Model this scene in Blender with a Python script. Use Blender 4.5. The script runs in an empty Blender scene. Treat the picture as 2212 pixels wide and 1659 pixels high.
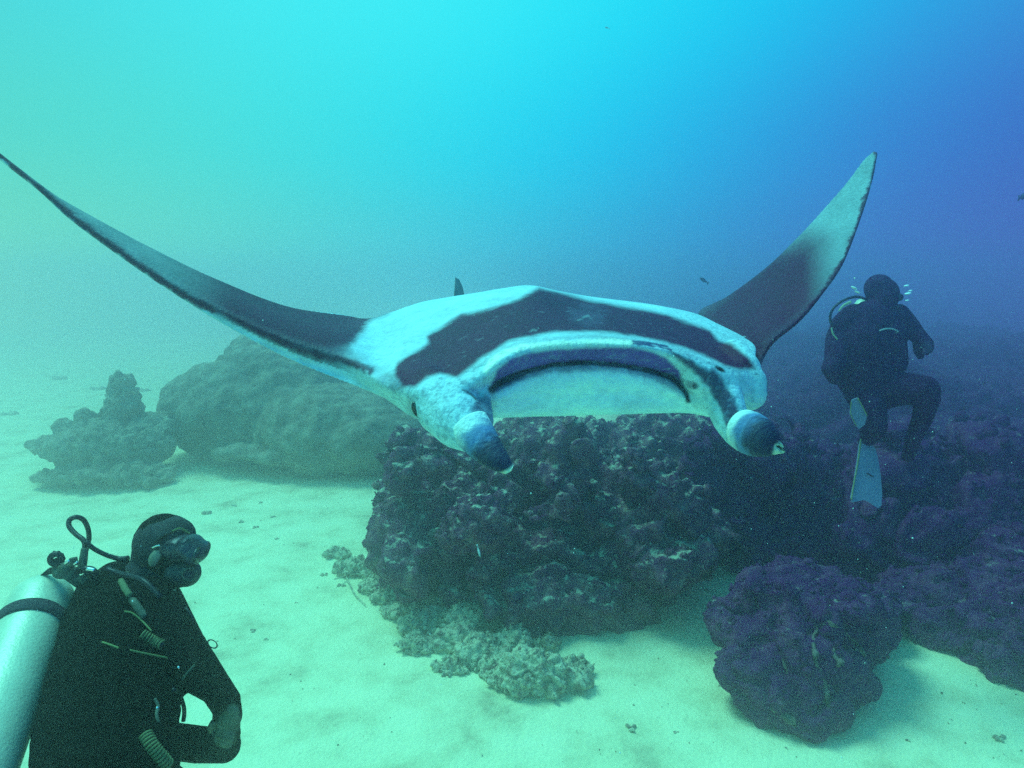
import bpy, math, random
import numpy as np
from mathutils import Vector, Matrix, noise
from mathutils.kdtree import KDTree
random.seed(7); np.random.seed(7); noise.seed_set(3)
scene = bpy.context.scene
COL = scene.collection

# ------------------------------------------------------------------ camera
EYE = 3.36                       # height of the lens over the sand
PITCH = math.radians(8.0)
FPX = 1441.0                    # focal length in pixels of a 2212 px wide frame
cam_data = bpy.data.cameras.new('camera')
cam = bpy.data.objects.new('camera', cam_data); COL.objects.link(cam)
cam.location = (0, 0, EYE)
cam.rotation_euler = (math.radians(90) - PITCH, 0, 0)
cam_data.sensor_width = 36.0
cam_data.lens = 36.0 * FPX / 2212.0
cam_data.clip_start = 0.02
cam_data.clip_end = 400
scene.camera = cam

# ------------------------------------------------------------------ water light all round
def lin(c):
    return tuple(((v/255)/12.92 if v/255 <= .04045 else ((v/255+.055)/1.055)**2.4) for v in c)
world = bpy.data.worlds.new('World'); scene.world = world
world.use_nodes = True
wn = world.node_tree; wn.nodes.clear()
def N(tree, t, **kw):
    n = tree.nodes.new(t)
    for k, v in kw.items(): setattr(n, k, v)
    return n
wo = N(wn, 'ShaderNodeOutputWorld'); bg = N(wn, 'ShaderNodeBackground')
tc = N(wn, 'ShaderNodeTexCoord'); sx = N(wn, 'ShaderNodeSeparateXYZ')
wn.links.new(tc.outputs['Generated'], sx.inputs[0])
mx = N(wn, 'ShaderNodeMapRange'); mx.inputs['From Min'].default_value = -1; mx.inputs['From Max'].default_value = 1
wn.links.new(sx.outputs['X'], mx.inputs['Value'])
def ramp(tree, stops, interp='EASE'):
    r = N(tree, 'ShaderNodeValToRGB'); e = r.color_ramp.elements
    r.color_ramp.interpolation = interp
    while len(e) < len(stops): e.new(0.5)
    for el, (p, c) in zip(e, stops):
        el.position = p; el.color = (*c, 1)
    return r
def xr(v): return (v+1)/2
UP = [(-.62,(62,194,204)),(-.36,(62,228,232)),(-.10,(54,232,238)),(.10,(30,224,240)),(.30,(10,198,236)),(.46,(28,168,226)),(.64,(54,130,206)),(.9,(56,120,198))]
MD = [(-.62,(84,208,184)),(-.36,(64,222,210)),(-.10,(22,216,232)),(.10,(8,198,235)),(.30,(30,158,220)),(.46,(48,120,204)),(.64,(62,88,184)),(.9,(62,82,176))]
HZ = [(-.62,(138,236,138)),(-.36,(104,226,176)),(-.10,(58,196,208)),(.10,(44,166,204)),(.30,(52,114,200)),(.46,(80,78,188)),(.64,(92,66,178)),(.9,(84,52,158))]
def row(z0, z1, prev, nxt):
    r = ramp(wn, [(xr(a), lin(c)) for a, c in nxt], 'B_SPLINE'); wn.links.new(mx.outputs[0], r.inputs[0])
    if prev is None: return r.outputs[0]
    m = N(wn, 'ShaderNodeMapRange', interpolation_type='SMOOTHSTEP'); m.inputs['From Min'].default_value = z0; m.inputs['From Max'].default_value = z1
    wn.links.new(sx.outputs['Z'], m.inputs['Value'])
    k = N(wn, 'ShaderNodeMix', data_type='RGBA'); wn.links.new(m.outputs[0], k.inputs[0]); wn.links.new(prev, k.inputs[6]); wn.links.new(r.outputs[0], k.inputs[7])
    return k.outputs[2]
h_ = row(0, 0, None, HZ); h_ = row(-.02, .20, h_, MD); h_ = row(.16, .40, h_, UP)
wn.links.new(h_, bg.inputs[0])
ms = N(wn, 'ShaderNodeMapRange', interpolation_type='SMOOTHSTEP')          # light is strongest low over the bright sand
ms.inputs['From Min'].default_value = -0.02; ms.inputs['From Max'].default_value = 0.12
ms.inputs['To Min'].default_value = 1.35; ms.inputs['To Max'].default_value = 1.0
wn.links.new(sx.outputs['Z'], ms.inputs['Value']); wn.links.new(ms.outputs[0], bg.inputs[1])
wn.links.new(bg.outputs[0], wo.inputs[0])

# sunlight after metres of water: the red is gone, the beam is spread wide
sd = bpy.data.lights.new('sun', 'SUN'); sun = bpy.data.objects.new('sun', sd); COL.objects.link(sun)
sd.energy = 3.75; sd.angle = math.radians(22); sd.color = (0.26, 0.98, 0.83)
sun.rotation_euler = Vector((0.42, -0.28, -1.0)).to_track_quat('-Z', 'Y').to_euler()

vs = scene.view_settings
vs.view_transform = 'Standard'; vs.look = 'None'; vs.exposure = 0.14; vs.gamma = 1.0; vs.use_curve_mapping = False
cy = scene.cycles
cy.max_bounces = 8; cy.volume_bounces = 3; cy.diffuse_bounces = 3; cy.glossy_bounces = 2
cy.use_denoising = False; cy.sample_clamp_direct = 1.5; cy.sample_clamp_indirect = .7; cy.use_adaptive_sampling = False
cy.volume_max_steps = 64

# ------------------------------------------------------------------ helpers
cP, sP = math.cos(PITCH), math.sin(PITCH)
def at(px, py, d):
    """point seen at (px, py) of the 2212 px frame, d metres in front of the lens"""
    u = (px-1106)/FPX; v = (829.5-py)/FPX
    return Vector((d*u, d*(cP + v*sP), EYE + d*(-sP + v*cP)))
def ground(px, py):
    u = (px-1106)/FPX; v = (829.5-py)/FPX; d = EYE/(sP - v*cP)
    return Vector((d*u, d*(cP + v*sP), 0))
def tag(o, label=None, cat=None, group=None, kind=None):
    for k, v in (('label', label), ('category', cat), ('group', group), ('kind', kind)):
        if v: o[k] = v
    return o
def link(name, me, mat=None, parent=None, smooth=True):
    o = bpy.data.objects.new(name, me); COL.objects.link(o)
    if mat is not None and not me.materials: me.materials.append(mat)
    if smooth and len(me.polygons): me.polygons.foreach_set('use_smooth', [True]*len(me.polygons))
    if parent: o.parent = parent
    return o
def empty(name, loc=(0,0,0)):
    o = bpy.data.objects.new(name, None); COL.objects.link(o); o.location = loc; o.empty_display_size = .1
    return o
def mesh_of(name, verts, faces):
    me = bpy.data.meshes.new(name); me.from_pydata([tuple(v) for v in verts], [], faces); me.update(); return me
class Geo:
    def __init__(s): s.v = []; s.f = []
    def add(s, v, f):
        n = len(s.v); s.v.extend(tuple(p) for p in v); s.f.extend(tuple(i+n for i in q) for q in f)
    def mesh(s, name): return mesh_of(name, s.v, s.f)
    def obj(s, name, mat, parent=None, org=None, smooth=True):
        if parent is not None:
            w = parent_loc(parent); s.v = [(p[0]-w[0], p[1]-w[1], p[2]-w[2]) for p in s.v]
        return link(name, s.mesh(name), mat, parent, smooth)
def parent_loc(p):
    w = Vector((0,0,0))
    while p is not None: w += p.location; p = p.parent
    return w
def sphere_vf(c, r, nu=14, nv=9, axes=None):
    """ellipsoid; r number or triple, axes 3x3 rows"""
    rr = (r, r, r) if not hasattr(r, '__len__') else r
    vs_, fs = [], []
    for j in range(nv+1):
        th = math.pi*j/nv
        for i in range(nu):
            ph = 2*math.pi*i/nu
            p = Vector((rr[0]*math.sin(th)*math.cos(ph), rr[1]*math.sin(th)*math.sin(ph), rr[2]*math.cos(th)))
            if axes is not None: p = axes @ p
            vs_.append(Vector(c)+p)
    for j in range(nv):
        for i in range(nu):
            a = j*nu+i; b = j*nu+(i+1) % nu
            fs.append((a, a+nu, b+nu, b))
    return vs_, fs
def catmull(pts, n, closed=False):
    """pts (k,dim) array -> n samples"""
    P_ = np.asarray(pts, float); k = len(P_)
    if closed:
        t = np.arange(n)/n*k
    else:
        t = np.linspace(0, k-1, n); t[-1] = k-1-1e-9
    i = np.floor(t).astype(int); f = (t-i)[:, None]
    def g(j):
        if closed: return P_[j % k]
        out = P_[np.clip(j, 0, k-1)]
        lo = (j < 0); hi = (j > k-1)
        if lo.any(): out = np.where(lo[:, None], 2*P_[0]-P_[1], out)
        if hi.any(): out = np.where(hi[:, None], 2*P_[-1]-P_[-2], out)
        return out
    p0, p1, p2, p3 = g(i-1), g(i), g(i+1), g(i+2)
    return .5*((2*p1) + (-p0+p2)*f + (2*p0-5*p1+4*p2-p3)*f*f + (-p0+3*p1-3*p2+p3)*f**3)
def tube_vf(pts, radii, nu=10, n=None, cap=True, flat=1.0):
    pts = [Vector(p) for p in pts]
    if not hasattr(radii, '__len__'): radii = [radii]*len(pts)
    n = n or max(2, (len(pts)-1)*6+1)
    arr = catmull([(*p, r) for p, r in zip(pts, radii)], n)
    C = [Vector(a[:3]) for a in arr]; R = [max(a[3], 1e-4) for a in arr]
    vs_, fs = [], []
    up = None
    for k in range(n):
        t = (C[min(k+1, n-1)]-C[max(k-1, 0)]).normalized()
        if up is None: up = Vector((0,0,1)) if abs(t.z) < .9 else Vector((1,0,0))
        a = t.cross(up).normalized(); b = a.cross(t).normalized(); up = b
        for i in range(nu):
            ph = 2*math.pi*i/nu
            vs_.append(C[k] + a*(R[k]*math.cos(ph)) + b*(R[k]*flat*math.sin(ph)))
    for k in range(n-1):
        for i in range(nu):
            p = k*nu+i; q = k*nu+(i+1) % nu
            fs.append((p, q, q+nu, p+nu))
    if cap:
        fs.append(tuple(range(nu))[::-1]); fs.append(tuple((n-1)*nu+i for i in range(nu)))
    return vs_, fs
def torus_vf(c, ax, R_, r_, nu=24, nv=8, sx_=1.0):
    ax = Vector(ax).normalized(); a = ax.orthogonal().normalized(); b = ax.cross(a)
    vs_, fs = [], []
    for i in range(nu):
        t = 2*math.pi*i/nu; d = a*math.cos(t)*sx_+b*math.sin(t)
        for j in range(nv):
            s = 2*math.pi*j/nv
            vs_.append(Vector(c)+d*(R_+r_*math.cos(s))+ax*(r_*math.sin(s)))
    for i in range(nu):
        for j in range(nv):
            fs.append((i*nv+j, ((i+1) % nu)*nv+j, ((i+1) % nu)*nv+(j+1) % nv, i*nv+(j+1) % nv))
    return vs_, fs
def remeshed(geo, voxel, smooth=4, name='tmp'):
    """union of closed shells as one continuous surface"""
    me = geo.mesh(name)
    o = bpy.data.objects.new(name, me); COL.objects.link(o)
    m = o.modifiers.new('r', 'REMESH'); m.mode = 'VOXEL'; m.voxel_size = voxel; m.adaptivity = 0
    if smooth:
        s = o.modifiers.new('s', 'SMOOTH'); s.iterations = smooth; s.factor = .5
    dg = bpy.context.evaluated_depsgraph_get()
    out = bpy.data.meshes.new_from_object(o.evaluated_get(dg))
    bpy.data.objects.remove(o); bpy.data.meshes.remove(me)
    return out
def chain(geo, pts, step=.35):
    """spheres along a polyline [(point, radius)], closely spaced, to be merged by remeshed()"""
    for (p, r), (q, s) in zip(pts[:-1], pts[1:]):
        p = Vector(p); q = Vector(q); L = (q-p).length
        k = max(1, int(L/(step*min(r, s))))
        for i in range(k+1):
            t = i/k; geo.add(*sphere_vf(p.lerp(q, t), r+(s-r)*t, 12, 8))
def verts_np(me):
    a = np.empty(len(me.vertices)*3); me.vertices.foreach_get('co', a); return a.reshape(-1, 3)
def norms_np(me):
    a = np.empty(len(me.vertices)*3); me.vertices.foreach_get('normal', a); return a.reshape(-1, 3)
def set_verts(me, a):
    me.vertices.foreach_set('co', a.ravel()); me.update()
def fbm(a, freq, octv=4, H=1.0, seed=0.0):
    off = Vector((seed*13.7, seed*7.1, seed*3.3))
    return np.array([noise.fractal(Vector(p)*freq+off, H, 2.0, octv) for p in a])

# ------------------------------------------------------------------ materials
def mat(name, base, rough=.8, metal=0, spec=.08, var=0.0, var_scale=8, bump=0.0, bump_scale=40, stops=None, emis=None, vcol=None, sed=None):
    m = bpy.data.materials.new(name); m.use_nodes = True; t = m.node_tree
    b = t.nodes['Principled BSDF']
    b.inputs['Roughness'].default_value = rough; b.inputs['Metallic'].default_value = metal
    b.inputs['Specular IOR Level'].default_value = spec
    b.inputs['Base Color'].default_value = (*base, 1)
    co = N(t, 'ShaderNodeTexCoord'); last = None
    if vcol:
        a = N(t, 'ShaderNodeAttribute', attribute_name=vcol); last = a.outputs['Color']
    if var or stops:
        n = N(t, 'ShaderNodeTexNoise'); n.inputs['Scale'].default_value = var_scale; n.inputs['Detail'].default_value = 8
        n.inputs['Roughness'].default_value = .62
        t.links.new(co.outputs['Object'], n.inputs['Vector'])
        if stops:
            r = ramp(t, stops, 'LINEAR'); t.links.new(n.outputs[0], r.inputs[0]); last = r.outputs[0]
        else:
            r = N(t, 'ShaderNodeMapRange'); r.inputs['From Min'].default_value = .3; r.inputs['From Max'].default_value = .7
            r.inputs['To Min'].default_value = 1-var; r.inputs['To Max'].default_value = 1+var
            t.links.new(n.outputs[0], r.inputs['Value'])
            mm = N(t, 'ShaderNodeMix', data_type='RGBA', blend_type='MULTIPLY'); mm.inputs[0].default_value = 1
            if last is not None: t.links.new(last, mm.inputs[6])
            else: mm.inputs[6].default_value = (*base, 1)
            cmb = N(t, 'ShaderNodeCombineColor')
            for i in range(3): t.links.new(r.outputs[0], cmb.inputs[i])
            t.links.new(cmb.outputs[0], mm.inputs[7]); last = mm.outputs[2]
    if sed:
        # loose pale sediment and encrusting algae lying on upward faces, broken up by noise
        g = N(t, 'ShaderNodeNewGeometry'); s = N(t, 'ShaderNodeSeparateXYZ'); t.links.new(g.outputs['Normal'], s.inputs[0])
        n2 = N(t, 'ShaderNodeTexNoise'); n2.inputs['Scale'].default_value = sed[1]; n2.inputs['Detail'].default_value = 7
        n2.inputs['Roughness'].default_value = .7
        t.links.new(co.outputs['Object'], n2.inputs['Vector'])
        ad = N(t, 'ShaderNodeMath', operation='MULTIPLY_ADD'); t.links.new(s.outputs['Z'], ad.inputs[0]); ad.inputs[1].default_value = .22
        t.links.new(n2.outputs[0], ad.inputs[2])
        mr = N(t, 'ShaderNodeMapRange', interpolation_type='SMOOTHSTEP'); t.links.new(ad.outputs[0], mr.inputs['Value'])
        mr.inputs['From Min'].default_value = sed[2]; mr.inputs['From Max'].default_value = sed[2]+.14
        mm = N(t, 'ShaderNodeMix', data_type='RGBA'); t.links.new(mr.outputs[0], mm.inputs[0])
        if last is not None: t.links.new(last, mm.inputs[6])
        else: mm.inputs[6].default_value = (*base, 1)
        mm.inputs[7].default_value = (*sed[0], 1); last = mm.outputs[2]
    if last is not None: t.links.new(last, b.inputs['Base Color'])
    if bump:
        n = N(t, 'ShaderNodeTexNoise'); n.inputs['Scale'].default_value = bump_scale; n.inputs['Detail'].default_value = 6
        t.links.new(co.outputs['Object'], n.inputs['Vector'])
        bp = N(t, 'ShaderNodeBump'); bp.inputs['Strength'].default_value = min(1, bump); bp.inputs['Distance'].default_value = .02
        t.links.new(n.outputs[0], bp.inputs['Height']); t.links.new(bp.outputs[0], b.inputs['Normal'])
    return m
SAND = mat('sand', (.8,.74,.5), .95, stops=[(.28,(.40,.36,.22)),(.40,(.64,.60,.36)),(.52,(.76,.73,.45)),(.8,(.86,.84,.55))], var_scale=1.7, bump=.7, bump_scale=30)
ROCK = mat('reef rock', (.06,.05,.06), .95, stops=[(.28,(.040,.006,.036)),(.45,(.10,.026,.075)),(.58,(.17,.075,.10)),(.75,(.32,.23,.19))], var_scale=7, bump=1, bump_scale=30, sed=((.46,.44,.32), 9, .68))
ROCK_D = mat('dark reef rock', (.04,.03,.05), .95, stops=[(.30,(.040,.003,.050)),(.50,(.080,.013,.082)),(.66,(.13,.040,.10)),(.8,(.22,.14,.15))], var_scale=5, bump=1, bump_scale=25, sed=((.25,.22,.18), 8, .76))
ROCK_P = mat('pale coral rubble', (.3,.26,.18), .95, stops=[(.3,(.10,.05,.06)),(.42,(.28,.23,.17)),(.52,(.52,.48,.33)),(.8,(.68,.62,.44))], var_scale=14, bump=1, bump_scale=45, sed=((.55,.50,.34), 12, .68))
ROCK_F = mat('far coral rock', (.08,.07,.06), .95, stops=[(.3,(.13,.10,.075)),(.5,(.24,.20,.15)),(.7,(.38,.34,.25))], var_scale=4, bump=1, bump_scale=20, sed=((.36,.33,.22), 5, .74))  # colours lightened so the far rocks look hazier

# dark algae-grown rubble added away right, to cut sand bounce into the haze
t = SAND.node_tree; b = t.nodes['Principled BSDF']; old = b.inputs['Base Color'].links[0].from_socket
gn = N(t, 'ShaderNodeNewGeometry'); sp = N(t, 'ShaderNodeSeparateXYZ'); t.links.new(gn.outputs['Position'], sp.inputs[0])
nn = N(t, 'ShaderNodeTexNoise'); nn.inputs['Scale'].default_value = .35; nn.inputs['Detail'].default_value = 6; t.links.new(gn.outputs['Position'], nn.inputs['Vector'])
m1 = N(t, 'ShaderNodeMath', operation='MULTIPLY_ADD'); t.links.new(sp.outputs['Y'], m1.inputs[0]); m1.inputs[1].default_value = .16; t.links.new(sp.outputs['X'], m1.inputs[2])
m2 = N(t, 'ShaderNodeMath', operation='MULTIPLY_ADD'); t.links.new(nn.outputs[0], m2.inputs[0]); m2.inputs[1].default_value = 4; t.links.new(m1.outputs[0], m2.inputs[2])
m3 = N(t, 'ShaderNodeMapRange', interpolation_type='SMOOTHSTEP'); t.links.new(m2.outputs[0], m3.inputs['Value']); m3.inputs['From Min'].default_value = 7.2; m3.inputs['From Max'].default_value = 8.6
m4 = N(t, 'ShaderNodeMix', data_type='RGBA'); t.links.new(m3.outputs[0], m4.inputs[0]); t.links.new(old, m4.inputs[6]); m4.inputs[7].default_value = (.07,.03,.075,1)
t.links.new(m4.outputs[2], b.inputs['Base Color'])
# ------------------------------------------------------------------ water body
hz = Geo()
BX = (-40.5, 40.5, -7, 74, -1.2, 5.4)
vv = [(BX[i], BX[2+j], BX[4+k]) for i in (0,1) for j in (0,1) for k in (0,1)]
hz.add(vv, [(0,1,3,2),(4,6,7,5),(0,4,5,1),(2,3,7,6),(0,2,6,4),(1,5,7,3)])
hm = bpy.data.materials.new('water haze'); hm.use_nodes = True; t = hm.node_tree; t.nodes.clear()
ho = N(t, 'ShaderNodeOutputMaterial'); pv = N(t, 'ShaderNodeVolumePrincipled')
pv.inputs['Color'].default_value = (.96,.86,.98,1); pv.inputs['Density'].default_value = 0.062; pv.inputs['Anisotropy'].default_value = 0.9
t.links.new(pv.outputs[0], ho.inputs['Volume'])
haze = hz.obj('haze', hm, smooth=False); tag(haze, kind='stuff', label='hazy blue green sea water filling the whole view')
KR = 1.4                        # the reef stands further off than the animal and the divers
_at = at
def at(px, py, d): return _at(px, py, d*KR)
# ------------------------------------------------------------------ sea floor
def sand_h(x, y):
    h = .05*noise.fractal(Vector((x*.35, y*.35, 1)), 1, 2, 3)
    h += .012*noise.fractal(Vector((x*1.6+y*.5, y*2.6, 4)), 1, 2, 4)
    return h
def build_floor():
    # one sheet, finer near the lens
    def spaced(a, b, n, p): 
        t = np.linspace(-1, 1, n); s = np.sign(t)*np.abs(t)**p
        return (a+b)/2 + (b-a)/2*s
    xs = spaced(-40, 40, 380, 2.2); yt = np.linspace(0, 1, 460); ys = -6.5 + 80*(yt**2.0)
    v = []; 
    for y in ys:
        for x in xs:
            h = sand_h(x, y)
            if abs(x) < 11 and y < 18:
                h += .013*noise.noise(Vector((x*5+1.5*math.sin(y*.8), y*9+x*2, 0))) + .006*noise.noise(Vector((x*17, y*21, 3)))
            v.append((x, y, h))
    n = len(xs); f = [(j*n+i, j*n+i+1, (j+1)*n+i+1, (j+1)*n+i) for j in range(len(ys)-1) for i in range(n-1)]
    return mesh_of('sea_floor', v, f)
floor = link('sea_floor', build_floor(), SAND); tag(floor, 'pale rippled sand sea floor', kind='structure')

def lumps_ok(L): return [(c, r) for c, r in L if c.z > .15 and c.z < 1.75]
# ------------------------------------------------------------------ reef rocks
def rocky(name, blobs, material, voxel, label, cat='rock', amp=(.12,.05,.02), freq=(1.3,4.5,14), group=None, growth=0, seed=1, knob=.02, growth_size=.03, gmat=None, sc=KR, crev=1.0):
    """blobs: [(point, (rx,ry,rz) or r)]; union, displaced"""
    g = Geo(); amp = [a*sc for a in amp]; freq = [f/sc for f in freq]; knob *= sc; growth_size *= sc; voxel *= sc
    for c, r in blobs: g.add(*sphere_vf(c, tuple(x*sc for x in r), 20, 14))
    me = remeshed(g, voxel, 6)
    c0 = Vector(np.mean([tuple(b[0]) for b in blobs], axis=0)); c0.z = 0
    A = verts_np(me); Nn = norms_np(me)
    d = amp[0]*fbm(A, freq[0], 3, seed=seed) + amp[1]*fbm(A, freq[1], 3, seed=seed+2)
    d -= 1.5*amp[1]*np.clip(1-6*np.abs(fbm(A, freq[0]*1.3, 2, seed=seed+9)), 0, 1)*crev      # crevices
    A = A + Nn*d[:, None]
    d2 = amp[2]*fbm(A, freq[2], 3, seed=seed+4)
    if knob:
        vor = np.array([noise.voronoi(Vector(p)*(freq[1]*1.6))[0][0] for p in A])
        d2 += knob*(1.0-2.2*vor)
    A = A + Nn*d2[:, None]
    A -= np.array(c0)[None, :]
    set_verts(me, A)
    root = link(name, me, material); root.location = c0
    tag(root, label, cat, group)
    root.data.name = name
    if growth:
        Nn = norms_np(me); rng = np.random.RandomState(seed*7+1); gg = Geo()
        ok = [i for i in rng.permutation(len(A)) if Nn[i][2] > -.25][:growth]
        for i in ok:
            p = Vector(A[i]); n = Vector(Nn[i]); s = growth_size*(.5+1.2*rng.rand()**2)
            kind = rng.rand()
            if kind < .84:      # small lump
                v, f = sphere_vf(p, (s*(.7+.6*rng.rand()), s*(.7+.6*rng.rand()), s*(.6+.6*rng.rand())), 6, 4)
                v = [q+Vector(rng.uniform(-.22,.22,3)*s) for q in v]
                gg.add(v, f)
            elif kind < .93:     # short branching tuft
                for _ in range(3):
                    dr = (n+Vector(rng.uniform(-.8,.8,3))+Vector((0,0,.4))).normalized()
                    gg.add(*tube_vf([p, p+dr*s*1.2, p+dr*s*2.0+Vector(rng.uniform(-.4,.4,3)*s)], [s*.28, s*.22, s*.10], 4, 3))
            else:               # thin plate
                a = n.orthogonal().normalized(); b = n.cross(a)
                ax = Matrix((a, b, n)).transposed()
                gg.add(*sphere_vf(p+n*s*.4, (s*1.6, s*1.3, s*.25), 8, 4, ax))
        gme = gg.mesh('growth'); go = link('coral_growth', gme, gmat or material, root); tag(go, kind='stuff')
    return root

# centre reef block under the manta
rl = np.random.RandomState(77)
lumps = [(at(rl.uniform(850,1450), rl.uniform(960,1300), rl.uniform(4.75,5.3)), tuple(rl.uniform(.10,.26,3))) for _ in range(34)]
rocky('reef_boulder', lumps_ok(lumps) + [
    (at(1190,1200,5.4)+Vector((0,.1,-.15)), (1.02,.85,.62)), (at(1010,1150,5.5), (.74,.7,.52)), (at(1330,1130,5.6), (.80,.8,.54)),
    (at(1130,1010,6.0), (1.05,.8,.42)), (at(955,1060,6.0), (.34,.6,.34)), (at(870,1080,5.8), (.26,.4,.36)), (at(1400,1005,6.4), (.95,.8,.38)),
    (at(900,1190,5.4), (.36,.45,.34)), (at(1190,1275,5.05), (.48,.5,.34)), (at(1100,1290,4.98), (.40,.4,.26)), (at(1010,975,6.4), (.7,.6,.30)), (at(1330,985,6.3), (.5,.5,.30)), (at(1240,985,6.3), (.7,.6,.30)),
    (at(1210,1330,5.3)+Vector((0,.4,-.3)), (.8,.6,.5))],
    ROCK, .022, 'massive dark knobbly reef boulder on the sand directly below the manta ray', 'reef', amp=(.17,.10,.034), growth=800, seed=3, knob=.010)
# dome coral heads proud of that block
rocky('dome_coral', [(at(1030,1130,4.72), (.24,.22,.20)), (at(985,1150,4.72), (.13,.14,.15))], ROCK_P if False else ROCK, .014,
    'rounded coral dome with paler top on the front face of the centre reef block', 'coral', amp=(.03,.02,.012), freq=(3,9,26), seed=11, knob=.012, growth=120, growth_size=.014)
rocky('dome_coral', [(at(1085,1080,4.75), (.085,.08,.08))], ROCK, .01,
    'small round coral knob just below the tip of the left cephalic fin', 'coral', amp=(.012,.008,.006), freq=(6,14,40), seed=12, knob=.006)
# reef ridge behind, right
rl = np.random.RandomState(31)
lum2 = [(at(rl.uniform(1450,2350), rl.uniform(980,1230), rl.uniform(5.6,6.3)), tuple(rl.uniform(.14,.38,3))) for _ in range(46)]
rocky('reef_ridge', lumps_ok(lum2) + [
    (at(1520,1110,6.6), (.9,.8,.62)), (at(1640,1100,6.9), (1.0,.9,.66)), (at(1800,1120,6.6), (1.0,.9,.68)), (at(1990,1120,6.9), (1.2,1.0,.80)),
    (at(2190,1110,6.6), (1.2,1.0,.80)), (at(2380,1110,6.6), (1.4,1.1,.90)), (at(1700,1170,6.0), (.8,.6,.40)), (at(1500,1160,6.3), (.5,.45,.32)),
    (at(1930,1180,5.6), (.8,.6,.42)), (at(2080,1150,5.7), (.7,.6,.5)), (at(1600,1030,7.6), (1.1,1.0,.42)),
    (at(2560,1080,7.2), (1.6,1.4,1.1))],
    ROCK_D, .032, 'long dark reef ridge running behind the second diver to the right edge', 'reef', amp=(.26,.14,.05), freq=(.9,3.0,10), growth=2200, growth_size=.045, seed=5, knob=.022)
# lower reef further off, seen only as dim shapes through the water
rocky('reef_ridge', [(at(1500+k*230, 960-k*8, 11+1.6*(k%2)), (1.9,1.6,.9+.18*(k%3))) for k in range(6)] + [(at(1750+k*260, 905-k*6, 15.5+1.5*(k%2)), (2.6,2.2,1.3+.25*(k%2))) for k in range(5)],
    ROCK_D, .07, 'dim distant reef ridge fading into blue water beyond the second diver', 'reef', amp=(.35,.16,.06), freq=(.5,1.6,5), growth=900, growth_size=.09, seed=71, knob=.07)
rocky('reef_slope', [(Vector((9+5.5*(k%4)+1.2*(k//4), 13+7.5*(k//4)+1.5*(k%2), -.3)), (4.2,4.6,1.15+.35*(k%3))) for k in range(16)],
    ROCK_D, .16, 'far dark reef slope barely seen through haze along the right horizon', 'reef', sc=1, amp=(.6,.3,.1), freq=(.3,.9,3), seed=73, knob=.1)
# front right boulder
rocky('reef_boulder', [
    (at(1695,1350,4.15), (.47,.42,.34)), (at(1635,1390,4.05), (.22,.3,.28)), (at(1730,1430,3.9), (.32,.30,.30)), (at(1700,1500,3.8), (.34,.28,.24)),
    (at(1640,1470,3.85), (.26,.24,.22)), (at(1790,1340,4.3), (.34,.35,.28)), (at(1730,1275,4.5), (.34,.4,.18)), (at(1860,1300,4.7), (.26,.3,.14)), (at(1950,1300,4.8), (.2,.25,.10))]
    + [(at(rl.uniform(1590,1860), rl.uniform(1250,1540), rl.uniform(3.75,4.0)), tuple(rl.uniform(.06,.14,3))) for _ in range(22)],
    ROCK_D, .013, 'dark rounded boulder with thin pale crusts, standing alone on sand at lower right', 'rock', amp=(.08,.03,.012), freq=(2.0,6,18), growth=500, growth_size=.018, seed=8, knob=.006)
rb = [o for o in COL.objects if o.get('label','').startswith('dark rounded boulder')][0]
_V = [v.co+rb.location for v in rb.data.vertices]; from mathutils.bvhtree import BVHTree
_bv = BVHTree.FromPolygons(_V, [tuple(p.vertices) for p in rb.data.polygons])
def _hit(px, py, lift=.0):
    d = (_at(px, py, 1)-Vector((0,0,EYE))).normalized(); h = _bv.ray_cast(Vector((0,0,EYE)), d)
    return (h[0]-d*lift) if h[0] is not None else None
RIM = mat('pale crust', (.15,.11,.10), .9, var=.8, var_scale=14)
for pts, r in (([(1768,1352),(1757,1378),(1760,1410),(1768,1440),(1778,1470),(1786,1500),(1790,1530),(1800,1548)],.013), ([(1768,1352),(1785,1345),(1805,1352),(1828,1370),(1852,1392),(1868,1415)],.010), ([(1800,1400),(1808,1425),(1818,1440)],.022), ([(1690,1425),(1697,1440),(1700,1455)],.014), ([(1850,1500),(1858,1525),(1862,1548)],.013), ([(1660,1520),(1690,1545),(1720,1562)],.020)):
    P = [p for p in (_hit(*q_) for q_ in pts) if p is not None]
    if len(P) > 2:
        gg = Geo(); tv, tf = tube_vf(P, [r*(.6+.9*((k*7) % 3)/2) for k in range(len(P))], 7)
        gg.add([Vector(p)+Vector([noise.noise(Vector(p)*26+Vector((j*9,0,0)))*r*1.6 for j in range(3)]) for p in tv], tf)
        gg.obj('pale_crust', RIM, rb)
# right edge block
rocky('reef_boulder', [
    (at(2160,1360,4.6), (.55,.45,.34)), (at(2290,1400,4.3), (.6,.45,.42)), (at(2050,1310,4.9), (.42,.4,.30)), (at(2230,1260,4.9), (.7,.5,.35)),
    (at(2420,1420,4.2), (.6,.5,.5)), (at(1975,1290,5.1), (.30,.3,.22))],
    ROCK_D, .018, 'dark low reef block on the sand cut by the right edge of the picture', 'reef', amp=(.10,.05,.02), freq=(1.7,5,15), growth=700, growth_size=.022, seed=21, knob=.02)

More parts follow.
